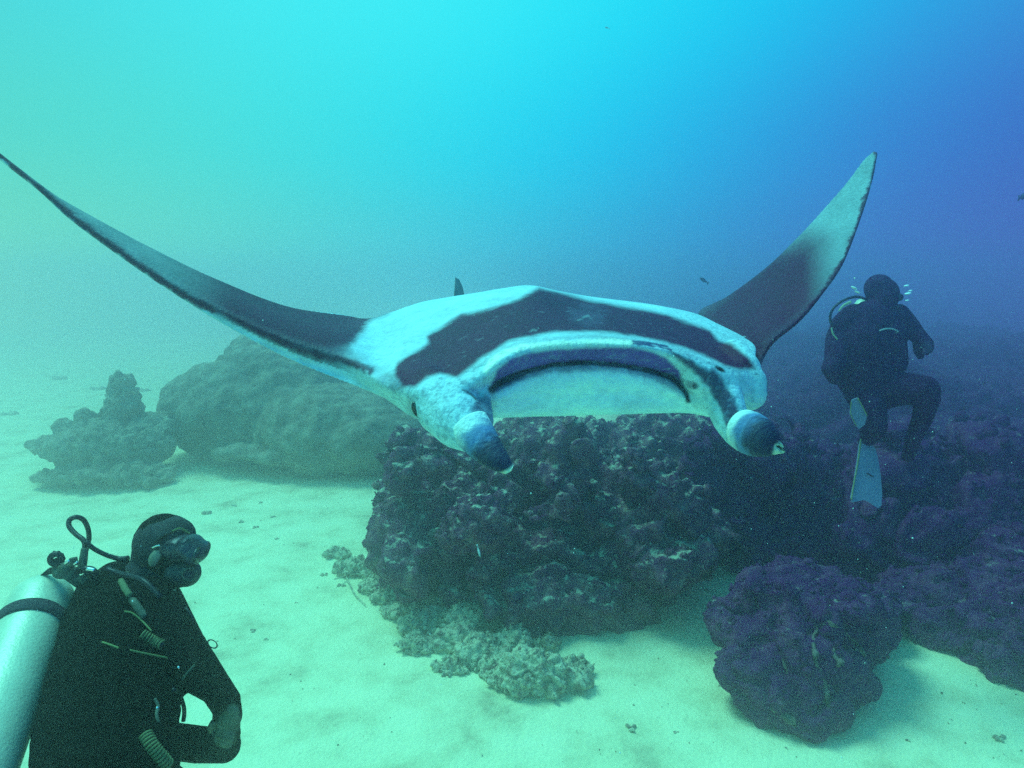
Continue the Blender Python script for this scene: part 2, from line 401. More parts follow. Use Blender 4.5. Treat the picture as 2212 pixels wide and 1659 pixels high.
# far left mound and coral cluster
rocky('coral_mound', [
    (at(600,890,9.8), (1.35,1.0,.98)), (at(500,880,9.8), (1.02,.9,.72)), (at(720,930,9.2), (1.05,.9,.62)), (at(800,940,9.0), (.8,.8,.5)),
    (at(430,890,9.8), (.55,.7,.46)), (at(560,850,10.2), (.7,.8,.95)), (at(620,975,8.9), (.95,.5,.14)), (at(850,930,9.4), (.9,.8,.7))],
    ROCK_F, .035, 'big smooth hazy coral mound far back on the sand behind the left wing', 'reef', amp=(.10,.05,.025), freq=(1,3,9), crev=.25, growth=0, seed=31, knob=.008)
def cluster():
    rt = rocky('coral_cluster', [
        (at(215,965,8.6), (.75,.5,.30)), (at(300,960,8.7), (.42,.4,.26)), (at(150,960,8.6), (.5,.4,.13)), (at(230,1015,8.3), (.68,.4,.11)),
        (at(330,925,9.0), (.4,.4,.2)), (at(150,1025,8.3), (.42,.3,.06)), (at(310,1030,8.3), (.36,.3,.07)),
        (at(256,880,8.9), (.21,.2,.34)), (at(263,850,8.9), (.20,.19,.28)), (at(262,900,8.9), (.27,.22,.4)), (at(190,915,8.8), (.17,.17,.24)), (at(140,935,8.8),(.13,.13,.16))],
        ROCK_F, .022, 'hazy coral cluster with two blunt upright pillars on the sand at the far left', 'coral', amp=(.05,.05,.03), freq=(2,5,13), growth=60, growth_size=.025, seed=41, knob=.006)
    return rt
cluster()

# rubble apron in front of the block
ledge = [(ground(px, py+16)+Vector((0,.08,.05)), (rx, rx*.7, hh)) for px, py, rx, hh in ((760,1225,.16,.05),(812,1268,.20,.07),(862,1318,.22,.09),(915,1350,.26,.12),(975,1385,.28,.13),(1035,1415,.26,.11),(1090,1450,.24,.10),(1160,1470,.28,.12),(1225,1475,.22,.08),(1010,1345,.26,.15),(1100,1395,.24,.13),(940,1310,.24,.13),(880,1270,.22,.12))]
rocky('rubble_ledge', ledge, ROCK_P, .018, 'broken pale rubble ledge running down right along the foot of the centre reef block', 'rubble', sc=1, amp=(.06,.05,.022), freq=(2.5,8,24), growth=500, growth_size=.017, seed=61, knob=.016, crev=.5)

rub = [
    (895,1395,46,20,.12,'flat pale rock lying alone on the sand, left end of the rubble apron'),
    (905,1345,46,34,.16,'lumpy pale rubble rock right above the flat lone rock'),
    (985,1345,62,38,.18,'broad pale rubble rock with a dotted top at the foot of the reef block'),
    (1040,1390,52,42,.16,'rubble rock in the middle of the apron, left of the biggest one'),
    (1150,1450,86,58,.26,'biggest rubble rock of the apron, dark side and pale crusted top'),
    (1105,1405,30,22,.10,'small pale rock leaning on the biggest rubble rock'),
    (1180,1395,30,16,.08,'small oval pale rock lying behind the biggest rubble rock'),
    (1245,1440,40,22,.10,'rightmost rubble rock of the apron on shaded sand'),
    (975,1440,40,20,.08,'low finger coral rubble along the lower rim of the apron'),
    (850,1290,54,20,.12,'thin rubble shelf left of the reef block, half sunk in sand'),
    (1075,1340,46,26,.14,'rubble rock wedged under the middle of the reef block'),
    (1015,1425,40,24,.11,'small knobbly rubble rock between the middle one and the biggest'),
    (1085,1478,34,18,.08,'low rubble crust at the lower left of the biggest rubble rock'),
    (1222,1478,34,16,.08,'thin pale crust spreading right of the biggest rubble rock'),
    (815,1265,44,16,.09,'low grey rubble hump beside the whip coral'),
    (875,1322,40,16,.08,'flat crumbly rubble just above the lumpy pale rock'),
    (725,1195,34,12,.07,'low scattered rubble at the far upper left end of the apron'),
    (780,1225,60,18,.12,'straggling rubble at the upper left foot of the reef block'),
    (930,1285,60,26,.16,'rubble hump tucked under the left overhang of the reef block'),
]
for i, (px, py, wx, wy, hh, lab) in enumerate(rub):
    g = ground(px, py+wy*.6); d = g.y; hh *= 1.15
    rx = wx/FPX*d
    rocky('rubble_rock', [(g+Vector((0,.05,hh*.25)), (rx, rx*.75, hh*.8)), (g+Vector((rx*.4,.0,hh*.15)), (rx*.6, rx*.6, hh*.6)), (g+Vector((-rx*.45,.05,hh*.1)), (rx*.5, rx*.5, hh*.5))],
        ROCK_P, .015, lab, 'rock', amp=(.05,.035,.018), freq=(4,10,26), group='rubble at the foot of the reef', sc=1, growth=90, growth_size=.016, seed=50+i, knob=.018)

# bits lying on open sand
bits = [(446, 1112, 22, 'forked grey coral scrap lying on open sand right of the diver head'),
        (505, 1092, 13, 'grey coral scrap on sand, first right of the forked scrap'),
        (520, 1130, 12, 'short grey scrap on sand above and right of the forked scrap'),
        (552, 1142, 11, 'small oblong scrap on sand, last in the row right of the forked scrap'),
        (560, 1088, 10, 'small scrap on sand, topmost of the group right of the diver head'),
        (590, 1120, 8, 'tiny scrap on sand at the right of that group, near the reef'),
        (600, 1166, 9, 'lone tiny scrap on sand halfway between diver head and reef'),
        (545, 1362, 14, 'dark oblong scrap on sand to the right of the diver shoulder'),
        (575, 1378, 9, 'tiny scrap just right of the oblong scrap by the diver shoulder'),
        (640, 1300, 7, 'tiny pale scrap on bright sand between diver and whip coral'),
        (1362, 1575, 24, 'branched coral scrap on bright sand near the bottom centre'),
        (1462, 1582, 10, 'small scrap directly right of the branched scrap near the bottom centre'),
        (2160, 1604, 26, 'dark coral scrap on the sand in the lower right corner'),
        (1960, 1610, 9, 'small scrap on sand left of the dark corner scrap'),
        (1700, 1620, 8, 'tiny scrap on sand under the lower right boulder'),
        (20, 896, 22, 'dim flat scrap on hazy sand at the far left edge'),
        (130, 820, 26, 'dim long scrap on hazy sand, leftmost of the far row'),
        (210, 842, 22, 'dim scrap on hazy sand in the middle of the far row'),
        (310, 845, 18, 'dim scrap on hazy sand next to the tall coral pillar'),
        (60, 970, 10, 'faint scrap on sand below the far left edge scrap'),
        (1530, 1275, 12, 'small dark scrap on sand in the gap between the reef block and the right boulder'),
        (700, 1240, 12, 'small scrap on sand left of the whip coral, upper one'),
        (735, 1262, 14, 'small scrap on sand beside the whip coral, lower one')]
for i, (px, py, w, lab) in enumerate(bits):
    g = ground(px, py); r = w/FPX*g.y*.55; gg = Geo(); rng = np.random.RandomState(900+i)
    for k in range(5):
        a = rng.uniform(0, 6.28); L = r*(.6+.8*rng.rand())
        p = g+Vector((math.cos(a)*r*.3, math.sin(a)*r*.3, 0)); q = p+Vector((math.cos(a)*L, math.sin(a)*L*.7, r*.25*rng.rand()))
        gg.add(*tube_vf([p, (p+q)/2+Vector((0,0,r*.25)), q], [r*.30, r*.34, r*.14], 6, 5))
    gg.v = [tuple(Vector(v)-g+Vector(rng.uniform(-.08,.08,3)*r)) for v in gg.v]
    o = link('coral_scrap', gg.mesh('scrap'), ROCK_P); o.location = g+Vector((0,0,sand_h(g.x, g.y)))
    tag(o, lab or 'small dull coral scrap lying on open sand', 'coral scrap', 'coral scraps on the sand')

# thin whip coral on the sand edge
gg = Geo(); pts = [(740,1235),(755,1265),(768,1290),(790,1312)]
P0 = [ground(*p)+Vector((0,0,.03)) for p in pts]
gg.add(*tube_vf(P0, [.009,.008,.007,.004], 6)); 
for a, b in (((752,1238),(728,1232)),((748,1250),(722,1262)),((760,1244),(775,1236))):
    gg.add(*tube_vf([ground(*a)+Vector((0,0,.03)), ground(*b)+Vector((0,0,.06))], [.012,.006], 5, 3))
wc = gg.obj('whip_coral', ROCK_P); tag(wc, 'thin curved whip coral lying on sand left of the reef', 'coral')

# shell bits and crumbs of coral strewn over the sand
rg = np.random.RandomState(404); gg = Geo()
for _ in range(5200):
    y = 1.2+12*rg.rand()**1.3; x = rg.uniform(-1,1)*(1.2+y*.85); c = noise.noise(Vector((x*.9, y*.9, 7)))
    if rg.rand() > .30+1.1*c: continue
    r = .004+.012*rg.rand()**3; z = sand_h(x, y)+.004
    p = Vector((x, y, z)); d1 = Vector(rg.uniform(-1,1,3)).normalized()*r; d2 = Vector(rg.uniform(-1,1,3)).normalized()*r*.7; d3 = Vector((0,0,r*.6))
    gg.add([p+d1, p+d2, p-d1, p-d2, p+d3], [(0,1,4),(1,2,4),(2,3,4),(3,0,4),(3,2,1,0)])
sh = gg.obj('shell_fragments', mat('shell bits', (.22,.19,.13), .8, var=.6, var_scale=3), smooth=False); tag(sh, kind='stuff')
at = _at
# ------------------------------------------------------------------ manta ray
import time as _t
manta_root = empty('manta_ray', at(1250, 780, 2.6))
tag(manta_root, 'huge black and white manta ray gliding towards the lens with raised wings', 'manta ray')
MW = Vector(manta_root.location)

def wing_col(tr, ld, bs, th):
    """12 rows round a wing section: trailing edge, over the back, leading edge, under side"""
    T, L, B = at(*tr), at(*ld), at(*bs)
    span_up = Vector((0, 0, 1))
    ch = (T-L)
    n = (Vector((0,0,1)) - ch.normalized()*ch.normalized().z)
    n.normalize()
    if len(th) > 1: n = Vector(th[1]).normalized()
    h = th[0]
    def on(f, k): return L+ch*f + n*(h*k)
    r = [T+n*h*.14, on(.72,.28), on(.45,.5), on(.24,.5), on(.10,.38), L+n*h*.12, L+(B-L)*.35-ch.normalized()*h*.15, L+(B-L)*.6-ch.normalized()*h*.12, L+(B-L)*.85, B, B+ch*.35+(-n)*h*.0, T-n*h*.22]
    return r
def body_col(*p): return [at(*q) for q in p]
LN = (.45, -.25, 1.0); RN = (-.80, -.38, .62)
cols = [
 wing_col((-92,262,1.98), (-88,262,1.955), (-85,270,1.955), (.010, LN)),
 wing_col((-12,332,2.06), (-10,326,2.0), (-8,338,2.0), (.014, LN)),
 wing_col((84,402,2.16), (78,398,2.04), (80,409,2.04), (.018, LN)),
 wing_col((194,466,2.25), (156,466,2.08), (158,481,2.08), (.022, LN)),
 wing_col((331,540,2.38), (311,578,2.13), (313,593,2.14), (.030, LN)),
 wing_col((467,606,2.55), (467,668,2.17), (469,693,2.18), (.040, LN)),
 wing_col((622,666,2.78), (622,737,2.2), (626,776,2.22), (.050, (.3,-.3,1))),
 wing_col((768,690,3.0), (748,776,2.2), (756,828,2.2), (.055, (.2,-.35,1))),
 body_col((840,686,3.1),(838,683,2.85),(825,735,2.5),(815,785,2.2),(820,808,2.1),(828,825,2.04),(836,838,2.02),(843,850,2.03),(848,860,2.06),(850,868,2.1),(848,866,2.2),(840,800,2.6)),
 body_col((900,672,3.15),(905,658,2.8),(890,715,2.45),(880,775,2.12),(884,805,1.99),(890,830,1.92),(894,850,1.90),(897,868,1.91),(899,884,1.94),(900,896,1.99),(896,898,2.08),(890,830,2.6)),
 body_col((950,668,3.2),(968,645,2.8),(955,718,2.35),(955,790,2.0),(962,818,1.90),(966,845,1.86),(968,868,1.86),(970,888,1.88),(972,902,1.90),(972,912,1.94),(966,915,2.02),(960,850,2.5)),
 body_col((1030,660,3.3),(1048,631,2.75),(1035,705,2.28),(1025,775,1.95),(1028,800,1.90),(1034,818,1.875),(1040,828,1.89),(1044,840,1.92),(1046,856,1.94),(1046,882,1.97),(1050,903,2.1),(1050,850,2.6)),
 body_col((1070,650,3.35),(1080,626,2.78),(1080,690,2.28),(1082,748,1.97),(1086,762,1.905),(1092,784,1.885),(1084,812,1.95),(1082,824,2.03),(1084,834,1.97),(1084,868,1.98),(1086,902,2.12),(1080,850,2.65)),
 body_col((1120,645,3.4),(1148,617,2.8),(1148,675,2.3),(1150,726,2.0),(1150,739,1.935),(1150,761,1.915),(1150,792,1.985),(1150,799,2.07),(1150,806,2.0),(1150,850,2.03),(1150,900,2.17),(1140,850,2.7)),
 body_col((1170,650,3.42),(1205,628,2.85),(1208,675,2.33),(1210,719,2.02),(1210,733,1.95),(1210,754,1.93),(1210,780,2.01),(1210,787,2.10),(1210,794,2.02),(1210,848,2.05),(1210,899,2.19),(1200,850,2.72)),
 body_col((1210,655,3.45),(1265,639,2.87),(1268,680,2.36),(1272,718,2.04),(1272,732,1.975),(1272,750,1.955),(1272,776,2.03),(1272,784,2.12),(1272,791,2.04),(1272,845,2.07),(1272,897,2.2),(1250,850,2.75)),
 body_col((1280,665,3.5),(1335,648,2.9),(1340,686,2.38),(1345,722,2.06),(1345,735,2.0),(1345,750,1.975),(1345,781,2.05),(1345,788,2.14),(1345,795,2.06),(1345,848,2.09),(1345,895,2.22),(1320,850,2.78)),
 body_col((1340,675,3.52),(1400,656,2.9),(1408,695,2.42),(1412,731,2.09),(1412,744,2.03),(1414,757,2.005),(1412,795,2.08),(1413,804,2.17),(1412,811,2.09),(1412,852,2.12),(1412,893,2.25),(1390,850,2.8)),
 body_col((1400,685,3.55),(1460,667,2.9),(1472,708,2.45),(1476,748,2.12),(1476,759,2.06),(1477,776,2.03),(1462,808,2.10),(1461,824,2.18),(1458,832,2.11),(1462,860,2.14),(1462,892,2.27),(1450,855,2.8)),
 body_col((1450,695,3.55),(1508,679,2.88),(1518,725,2.42),(1522,770,2.11),(1522,783,2.06),(1518,802,2.04),(1502,835,2.07),(1492,852,2.13),(1488,864,2.13),(1498,880,2.15),(1500,893,2.27),(1490,855,2.75)),
 body_col((1500,708,3.5),(1550,699,2.83),(1562,742,2.4),(1570,786,2.12),(1568,798,2.08),(1564,815,2.06),(1552,840,2.05),(1545,860,2.06),(1542,876,2.08),(1545,890,2.12),(1548,898,2.2),(1545,850,2.7)),
 body_col((1545,722,3.45),(1598,723,2.78),(1608,757,2.45),(1614,788,2.18),(1618,806,2.13),(1618,828,2.11),(1610,848,2.10),(1602,862,2.11),(1597,872,2.13),(1594,876,2.2),(1598,872,2.3),(1590,830,2.65)),
 body_col((1560,705,3.45),(1622,741,2.75),(1632,768,2.5),(1637,790,2.28),(1642,805,2.22),(1645,825,2.20),(1640,843,2.20),(1633,855,2.22),(1626,862,2.25),(1622,862,2.3),(1622,855,2.4),(1610,800,2.65)),
 wing_col((1512,683,3.48), (1641,790,2.62), (1638,796,2.66), (.06, RN)),
 wing_col((1577,642,3.42), (1669,738,2.68), (1666,744,2.72), (.048, RN)),
 wing_col((1655,584,3.36), (1728,690,2.76), (1726,694,2.79), (.036, RN)),
 wing_col((1717,525,3.28), (1776,634,2.82), (1774,637,2.84), (.030, RN)),
 wing_col((1771,467,3.2), (1821,568,2.87), (1820,570,2.89), (.026, RN)),
 wing_col((1830,397,3.12), (1860,470,2.92), (1859,472,2.935), (.022, RN)),
 wing_col((1865,348,3.05), (1884,392,2.96), (1884,394,2.97), (.018, RN)),
 wing_col((1888,325,3.01), (1897,330,2.99), (1897,332,2.995), (.012, RN)),
]
C_ = np.array([[tuple(p) for p in c] for c in cols])          # columns x 12 x 3
MU, MV = 420, 132
rows_ = np.array([catmull(c, MV, closed=True) for c in C_])   # columns x MV x 3
# resample across the span
L_ = catmull(rows_.reshape(len(cols), -1), MU).reshape(MU, MV, 3)
vv = L_.reshape(-1, 3)
ff = [(i*MV+j, i*MV+(j+1) % MV, (i+1)*MV+(j+1) % MV, (i+1)*MV+j) for i in range(MU-1) for j in range(MV)]
ff.append(tuple(range(MV))[::-1]); ff.append(tuple((MU-1)*MV+j for j in range(MV)))
mg = Geo(); mg.add(vv, ff)
# lobes and arms of the cephalic fins
chain(mg, [(at(930,842,2.0), .075), (at(962,874,1.95), .094), (at(992,908,1.88), .082), (at(1014,934,1.83), .056)], .25)
chain(mg, [(at(1046,845,1.93), .020), (at(1044,880,1.90), .026), (at(1040,910,1.86), .036)], .25)
chain(mg, [(at(1560,835,2.12), .045), (at(1565,870,2.09), .062), (at(1578,905,2.06), .056), (at(1592,935,2.03), .044), (at(1602,955,2.02), .030)], .25)
chain(mg, [(at(1600,806,2.2), .060), (at(1616,830,2.19), .064), (at(1618,848,2.18), .060)], .25)
chain(mg, [(at(1585,770,2.3), .060), (at(1604,800,2.22), .062)], .25)
bm_ = remeshed(mg, .0056, 12)
A = verts_np(bm_); NV = len(A)

# where each vertex lies: projected frame position (for reading the markings off the animal) and row on the section
def proj(A):
    x = A[:,0]; y = A[:,1]; z = A[:,2]-EYE
    d = y*cP - z*sP; w = y*sP + z*cP
    return 1106 + x/d*FPX, 829.5 - w/d*FPX, d
PX, PY, PD = proj(A)
kd = KDTree(len(vv)); 
for i, p in enumerate(vv): kd.insert(p, i)
kd.balance()
near = np.array([kd.find(p)[1] for p in A]); ROW = (near % MV)/MV*12.0; COLU = (near//MV)/(MU-1)*(len(cols)-1)
nz = fbm(A, 9, 4, seed=2); nf = fbm(A, 34, 3, seed=5)
def seg_d(px, py, poly, closed=True):
    P = np.array(poly, float); Q = np.roll(P, -1, axis=0)
    if not closed: P, Q = P[:-1], Q[:-1]
    best = np.full(len(px), 1e9)
    for (ax, ay), (bx, by) in zip(P, Q):
        dx, dy = bx-ax, by-ay; L2 = dx*dx+dy*dy+1e-9
        t = np.clip(((px-ax)*dx+(py-ay)*dy)/L2, 0, 1)
        best = np.minimum(best, np.hypot(px-ax-t*dx, py-ay-t*dy))
    return best
def inside(px, py, poly):
    c = np.zeros(len(px), bool); P = poly; n = len(P); j = n-1
    for i in range(n):
        (xi, yi), (xj, yj) = P[i], P[j]
        m = ((yi > py) != (yj > py)) & (px < (xj-xi)*(py-yi)/((yj-yi) or 1e-9)+xi)
        c ^= m; j = i
    return c
def sm(x, a, b):
    t = np.clip((x-a)/(b-a), 0, 1); return t*t*(3-2*t)
def area(poly, soft, rough=0):
    d = seg_d(PX, PY, poly); s = np.where(inside(PX, PY, poly), d, -d) + rough*(nz*.7+nf*.5)
    return sm(s, -soft, soft)
def line(poly, w, soft, rough=0):
    d = seg_d(PX, PY, poly, False) + rough*nf
    return 1-sm(d, w-soft, w+soft)
WHITE = np.array((.48,.70,.78)); BLACK = np.array((.070,.003,.040)); GREY = np.array((.22,.25,.24))
colr = np.tile(WHITE, (NV,1))
def paint(mask, c, k=1.0):
    global colr
    m = (mask*k)[:, None]; colr = colr*(1-m) + np.array(c)*m
nearhead = (COLU > 7.6) & (COLU < 22.5)
front = PD < 2.95
dors = (ROW < 5.4) | (ROW > 11.7)
# --- left wing, back side
lw = (COLU < 9.2)
on = lw & dors
dark = area([(-150,150),(300,470),(467,580),(700,630),(840,650),(838,684),(805,702),(770,745),(720,765),(661,752),(583,722),(500,684),(430,648),(350,590),(280,530)], 18, 6)
grad = sm(PX, 300, 560)
paint(np.where(lw & (ROW < 6.6), 1-sm(PX, 690, 800), 0), (.13,.14,.14), .85)
paint(np.where(on, dark*np.clip(grad*1.15+.22*nz*(1-grad), 0, 1), 0), BLACK)
paint(np.where(on, (1-sm(PX, 250, 520))*(.6+.4*nz), 0), (.30,.34,.32), .6)
ll = line([(-100,255),(0,334),(78,400),(156,468),(233,527),(311,582),(389,633),(467,674),(544,709),(622,743),(700,771),(758,782),(800,800)], 7.5, 5.5, 5)
paint(np.where(lw, ll, 0), BLACK, .95)
blot = area([(640,735),(700,745),(765,745),(830,790),(880,830),(850,840),(760,800),(690,775),(620,750)], 14, 20)
paint(np.where(lw, blot*(.55+.5*nz), 0), (.10,.10,.14), .8)
under = line([(467,692),(544,738),(622,776),(700,812),(778,840),(850,868)], 13, 9, 3)
paint(np.where(lw, under, 0), WHITE, .9)
# --- shoulder patch stays white; its edge towards the wing
paint(np.where((COLU>5.5)&(COLU<22.5)&(ROW<6), area([(805,690),(830,682),(935,648),(1100,618),(1165,626),(1060,664),(960,700),(924,730),(884,765),(850,800),(800,790),(757,752)], 12, 9), 0), WHITE)
# --- black band over the head
band = area([(853,800),(858,785),(884,766),(918,748),(926,740),(922,726),(935,716),(951,708),(997,680),(1058,667),(1119,646),(1165,622),(1226,636),(1272,648),(1382,668),(1443,681),(1489,697),(1535,715),(1553,735),(1584,745),(1611,767),(1629,786),(1634,798),(1598,800),(1565,791),(1520,768),(1474,750),(1413,735),(1367,727),(1290,717),(1200,717),(1135,728),(1098,737),(1043,772),(1012,797),(988,816),(951,807),(921,816),(896,835),(872,833),(858,815)], 7, 4)
paint(np.where(nearhead, band, 0), BLACK)
paint(np.where(nearhead, area([(1230,662),(1275,655),(1310,672),(1300,700),(1262,706),(1232,690)], 12, 14), 0), (.10,.06,.12), .55)
# scattered pale nicks in the band
paint(np.where(nearhead, line([(1248,692),(1262,686),(1270,681),(1276,688)], 1.2, 2.2, 3), 0), (.35,.42,.45), .45)
paint(np.where(nearhead, line([(1146,716),(1152,712),(1158,714)], 1.2, 2.4, 1), 0), (.35,.42,.45), .45)
paint(np.where(nearhead & (ROW < 4), sm(nf, .62, .80)*.5, 0), (.4,.42,.45), .35)
# grey speckled zone between band and lip
paint(np.where(nearhead, area([(1020,800),(1080,752),(1140,732),(1290,720),(1365,729),(1470,752),(1540,785),(1500,775),(1400,742),(1272,731),(1150,738),(1090,756),(1050,782)], 5, 4), 0), (.34,.42,.48), .6)
# --- lip and mouth
lipf = area([(1062,832),(1074,800),(1106,775),(1150,762),(1196,756),(1287,750),(1364,750),(1410,760),(1440,775),(1468,800),(1472,835),(1449,816),(1413,806),(1367,794),(1318,788),(1257,785),(1196,789),(1150,800),(1104,814),(1070,838)], 5, 3)
paint(np.where(nearhead, lipf, 0), (.12,.022,.28), .95)
paint(np.where(nearhead, line([(1050,800),(1064,780),(1092,762),(1128,750),(1160,747),(1200,743),(1272,739),(1330,739),(1362,741)], 6.5, 4, 2), 0), (.88,.95,.80), .95)  # white upper lip edge, with its bright highlight painted in
lipg = line([(1070,834),(1104,800),(1150,784),(1196,773),(1257,768),(1318,770),(1382,780),(1430,792)], 7, 7, 3)
paint(np.where(nearhead, lipg, 0), (.13,.07,.34), .5)
slit = line([(1062,840),(1080,826),(1104,813),(1150,799),(1196,788),(1257,784),(1318,787),(1367,794),(1413,804),(1449,816),(1469,833),(1480,848),(1487,866)], 5.5, 3, 2)
paint(np.where(nearhead, slit, 0), (.008,.004,.010), 1)
paint(np.where(nearhead, line([(1063,842),(1090,828),(1125,811)], 8, 5, 3), 0), (.012,.006,.016), .9)
paint(np.where(nearhead, line([(1080,842),(1110,822),(1150,810),(1196,800),(1257,796),(1318,799),(1367,806),(1413,817),(1449,832),(1466,850)], 8, 7, 5), 0), (.16,.14,.26), .62)
# --- white jaw and belly, a little warm
belly = area([(1075,850),(1110,828),(1196,806),(1318,802),(1413,822),(1460,850),(1480,872),(1500,880),(1530,892),(1540,915),(1062,915)], 8, 3)
paint(np.where(nearhead, belly, 0), (.60,.86,.98), .9)
# --- left lobe: eye surround, inner dark patch
paint(area([(1030,862),(1050,850),(1062,870),(1064,905),(1070,925),(1050,912),(1030,905),(1018,885)], 9, 7), (.07,.06,.14), .82)
paint(np.where(PX < 1100, line([(886,862),(884,880),(890,900),(902,908)], 6, 5, 2), 0), (.30,.34,.40), .6)
paint(np.where((PX < 1100)&(PY>840), line([(1000,842),(1018,852),(1028,862)], 2, 1.5, 1), 0), (.05,.03,.04), .8)
# --- right lobe: broken dark stripe running down the inner arm, spiracle and spot
paint(np.where(nearhead, line([(1368,737),(1410,743),(1440,748)], 2.4, 1.6, 2), 0), (.05,.04,.16), .9)
paint(np.where(nearhead, line([(1368,742),(1420,748),(1450,756)], 1.6, 1.2, 2), 0), (.05,.04,.16), .9)
st = area([(1440,752),(1474,766),(1500,778),(1530,802),(1542,798),(1560,818),(1578,850),(1592,880),(1604,925),(1612,962),(1595,968),(1578,938),(1562,900),(1548,868),(1532,840),(1506,812),(1470,784)], 6, 9)
paint(np.where(PX > 1400, st, 0), (.045,.018,.075), .93)
def oval(cx, cy, a, b, ang, soft=.35):
    ca, sa = math.cos(ang), math.sin(ang); u = (PX-cx)*ca+(PY-cy)*sa; w = -(PX-cx)*sa+(PY-cy)*ca
    return 1-sm(np.hypot(u/a, w/b), 1-soft, 1+soft)
paint(oval(1555,797,12,4.5,.5), (.006,.003,.008), 1)
paint(oval(1496,832,13,9,.35), (.20,.18,.26), .8); paint(oval(1501,834,5,6,.3), (.01,.006,.02), .95)
paint(np.where(PX > 1560, oval(1606,822,8,26,-.5)*.35, 0), (.3,.36,.5), .5)
# --- right wing, back side: dark root, pale tip, dark margin
rw = (COLU > 21.8)
rdark = area([(1440,720),(1540,630),(1600,575),(1650,545),(1700,528),(1740,515),(1775,520),(1772,560),(1775,610),(1770,660),(1740,705),(1700,740),(1660,790),(1640,810),(1560,790)], 46, 12)
paint(np.where(rw, 1, 0), (.22,.33,.38), .9)
paint(np.where(rw, sm(-PY, -760, -560)*0 + sm(PY, 440, 640)*.6, 0), (.12,.11,.17), .85)
paint(np.where(rw, rdark, 0), BLACK)
rl = line([(1892,326),(1897,332),(1887,380),(1869,434),(1853,485),(1832,546),(1808,585),(1777,631),(1742,674),(1703,713),(1668,737),(1650,763)], 5.5, 4, 6)
paint(np.where(rw, rl, 0), BLACK, .92)
paint(np.where(rw, line([(1898,322),(1899,340),(1892,372)], 2.2, 1.5, 1), 0), (.8,.8,.7), .9)
# back of the animal away from the head: dark saddle
backm = (~rw) & (COLU > 8.6) & dors & (PD > 2.95)
paint(np.where(backm, 1, 0), BLACK, .9)
# bluish freckles and smudges on the head lobes and along the lip
fr = sm(fbm(A, 60, 3, seed=12)+.5*nz, .15, .55)*(1-band)*(1-belly*.8)
paint(np.where(nearhead & (PY > 815) & (PX < 1075), fr, 0), (.16,.26,.36), .55)
paint(np.where(nearhead & (PX > 1440), fr, 0), (.18,.28,.38), .45)
paint(np.where(nearhead & (PY > 715) & (PY < 830), fr, 0), (.20,.26,.34), .35)
# fine mottling of the skin
colr *= (1 + .16*nz + .10*nf)[:, None]
colr = np.clip(colr, .003, .95)

# --- rolled cephalic fins, added to the same body mesh
verts = [tuple(p) for p in A]; faces = [tuple(p.vertices) for p in bm_.polygons]; cl = [tuple(c) for c in colr]
def roll(path, radii, start, turns, squash, cfun, rag=0, seed=0):
    """a sheet rolled into a tapering tube: path of (px,py,d); returns closed solid sheet"""
    n, m, th = 46, 64, .007
    arr = catmull([(*at(*p), r) for p, r in zip(path, radii)], n)
    C = [Vector(a[:3]) for a in arr]; R = [a[3] for a in arr]
    base = len(verts); up = Vector((0,0,1)); rng = np.random.RandomState(seed)
    for lay in (0, 1):
        for k in range(n):
            t = (C[min(k+1,n-1)]-C[max(k-1,0)]).normalized(); a = t.cross(up).normalized(); b = a.cross(t)
            for j in range(m):
                w = j/(m-1); ph = start + 2*math.pi*turns*w
                r = R[k]*(1.0-.16*w) * (1+.012*noise.noise(Vector((k*.8, w*6, seed))))*(1-lay*th/max(R[k],.01))
                edge = 1.0
                p = C[k] + a*(r*math.cos(ph)) + b*(r*squash*math.sin(ph))
                if k > n-8: p += t*(rag*math.sin(j*.55+seed)*(k-(n-8))/8)
                p += t*(.012*math.sin(ph*1.0+seed))
                verts.append(tuple(p)); cl.append(cfun(k/(n-1), w, lay))
    def id_(l, k, j): return base+l*n*m+k*m+j
    for k in range(n-1):
        for j in range(m-1):
            faces.append((id_(0,k,j), id_(0,k,j+1), id_(0,k+1,j+1), id_(0,k+1,j)))
            faces.append((id_(1,k,j), id_(1,k+1,j), id_(1,k+1,j+1), id_(1,k,j+1)))
    for k in range(n-1):
        for j in (0, m-1): faces.append((id_(0,k,j), id_(0,k+1,j), id_(1,k+1,j), id_(1,k,j)))
    for j in range(m-1):
        for k in (0, n-1): faces.append((id_(0,k,j), id_(1,k,j), id_(1,k,j+1), id_(0,k,j+1)))
def mixc(a, b, t): t = max(0, min(1, t)); return tuple(x*(1-t)+y*t for x, y in zip(a, b))
def fin_col(t, w, lay):
    rib = .5+.5*noise.noise(Vector((t*55, w*9, 3)))*2
    c = mixc((.70,.86,.86), (.10,.20,.42), sm(np.array(t+.10*noise.noise(Vector((t*9,w*14,2)))), .04, .34))
    c = mixc(c, (.020,.010,.05), float(sm(np.array(t+.12*noise.noise(Vector((t*12,w*16,7)))), .30, .56))*.97)
    c = mixc(c, (.62,.68,.56), float(sm(np.array(t+.05*math.sin(9*w)), .88, .97)))
    c = mixc(c, (.6,.75,.8), .18*rib*(1-t))
    if lay: c = mixc(c, (.5,.5,.4), .4)
    return c
roll([(1016,920,1.835),(1034,945,1.80),(1056,972,1.765),(1080,996,1.735),(1100,1013,1.72)], [.064,.058,.047,.034,.018], 3.5, 1.3, .92, fin_col, 0, 1)
roll([(1608,926,2.02),(1626,936,1.99),(1646,946,1.96),(1668,958,1.94),(1686,968,1.93)], [.066,.070,.062,.042,.012], 3.3, 1.3, .98, fin_col, .004, 4)
mm_ = mesh_of('manta_body', verts, faces)
nv = len(verts); off = np.array(verts)-np.array(MW)[None,:]; set_verts(mm_, off)
at_ = mm_.color_attributes.new('skin', 'FLOAT_COLOR', 'POINT')
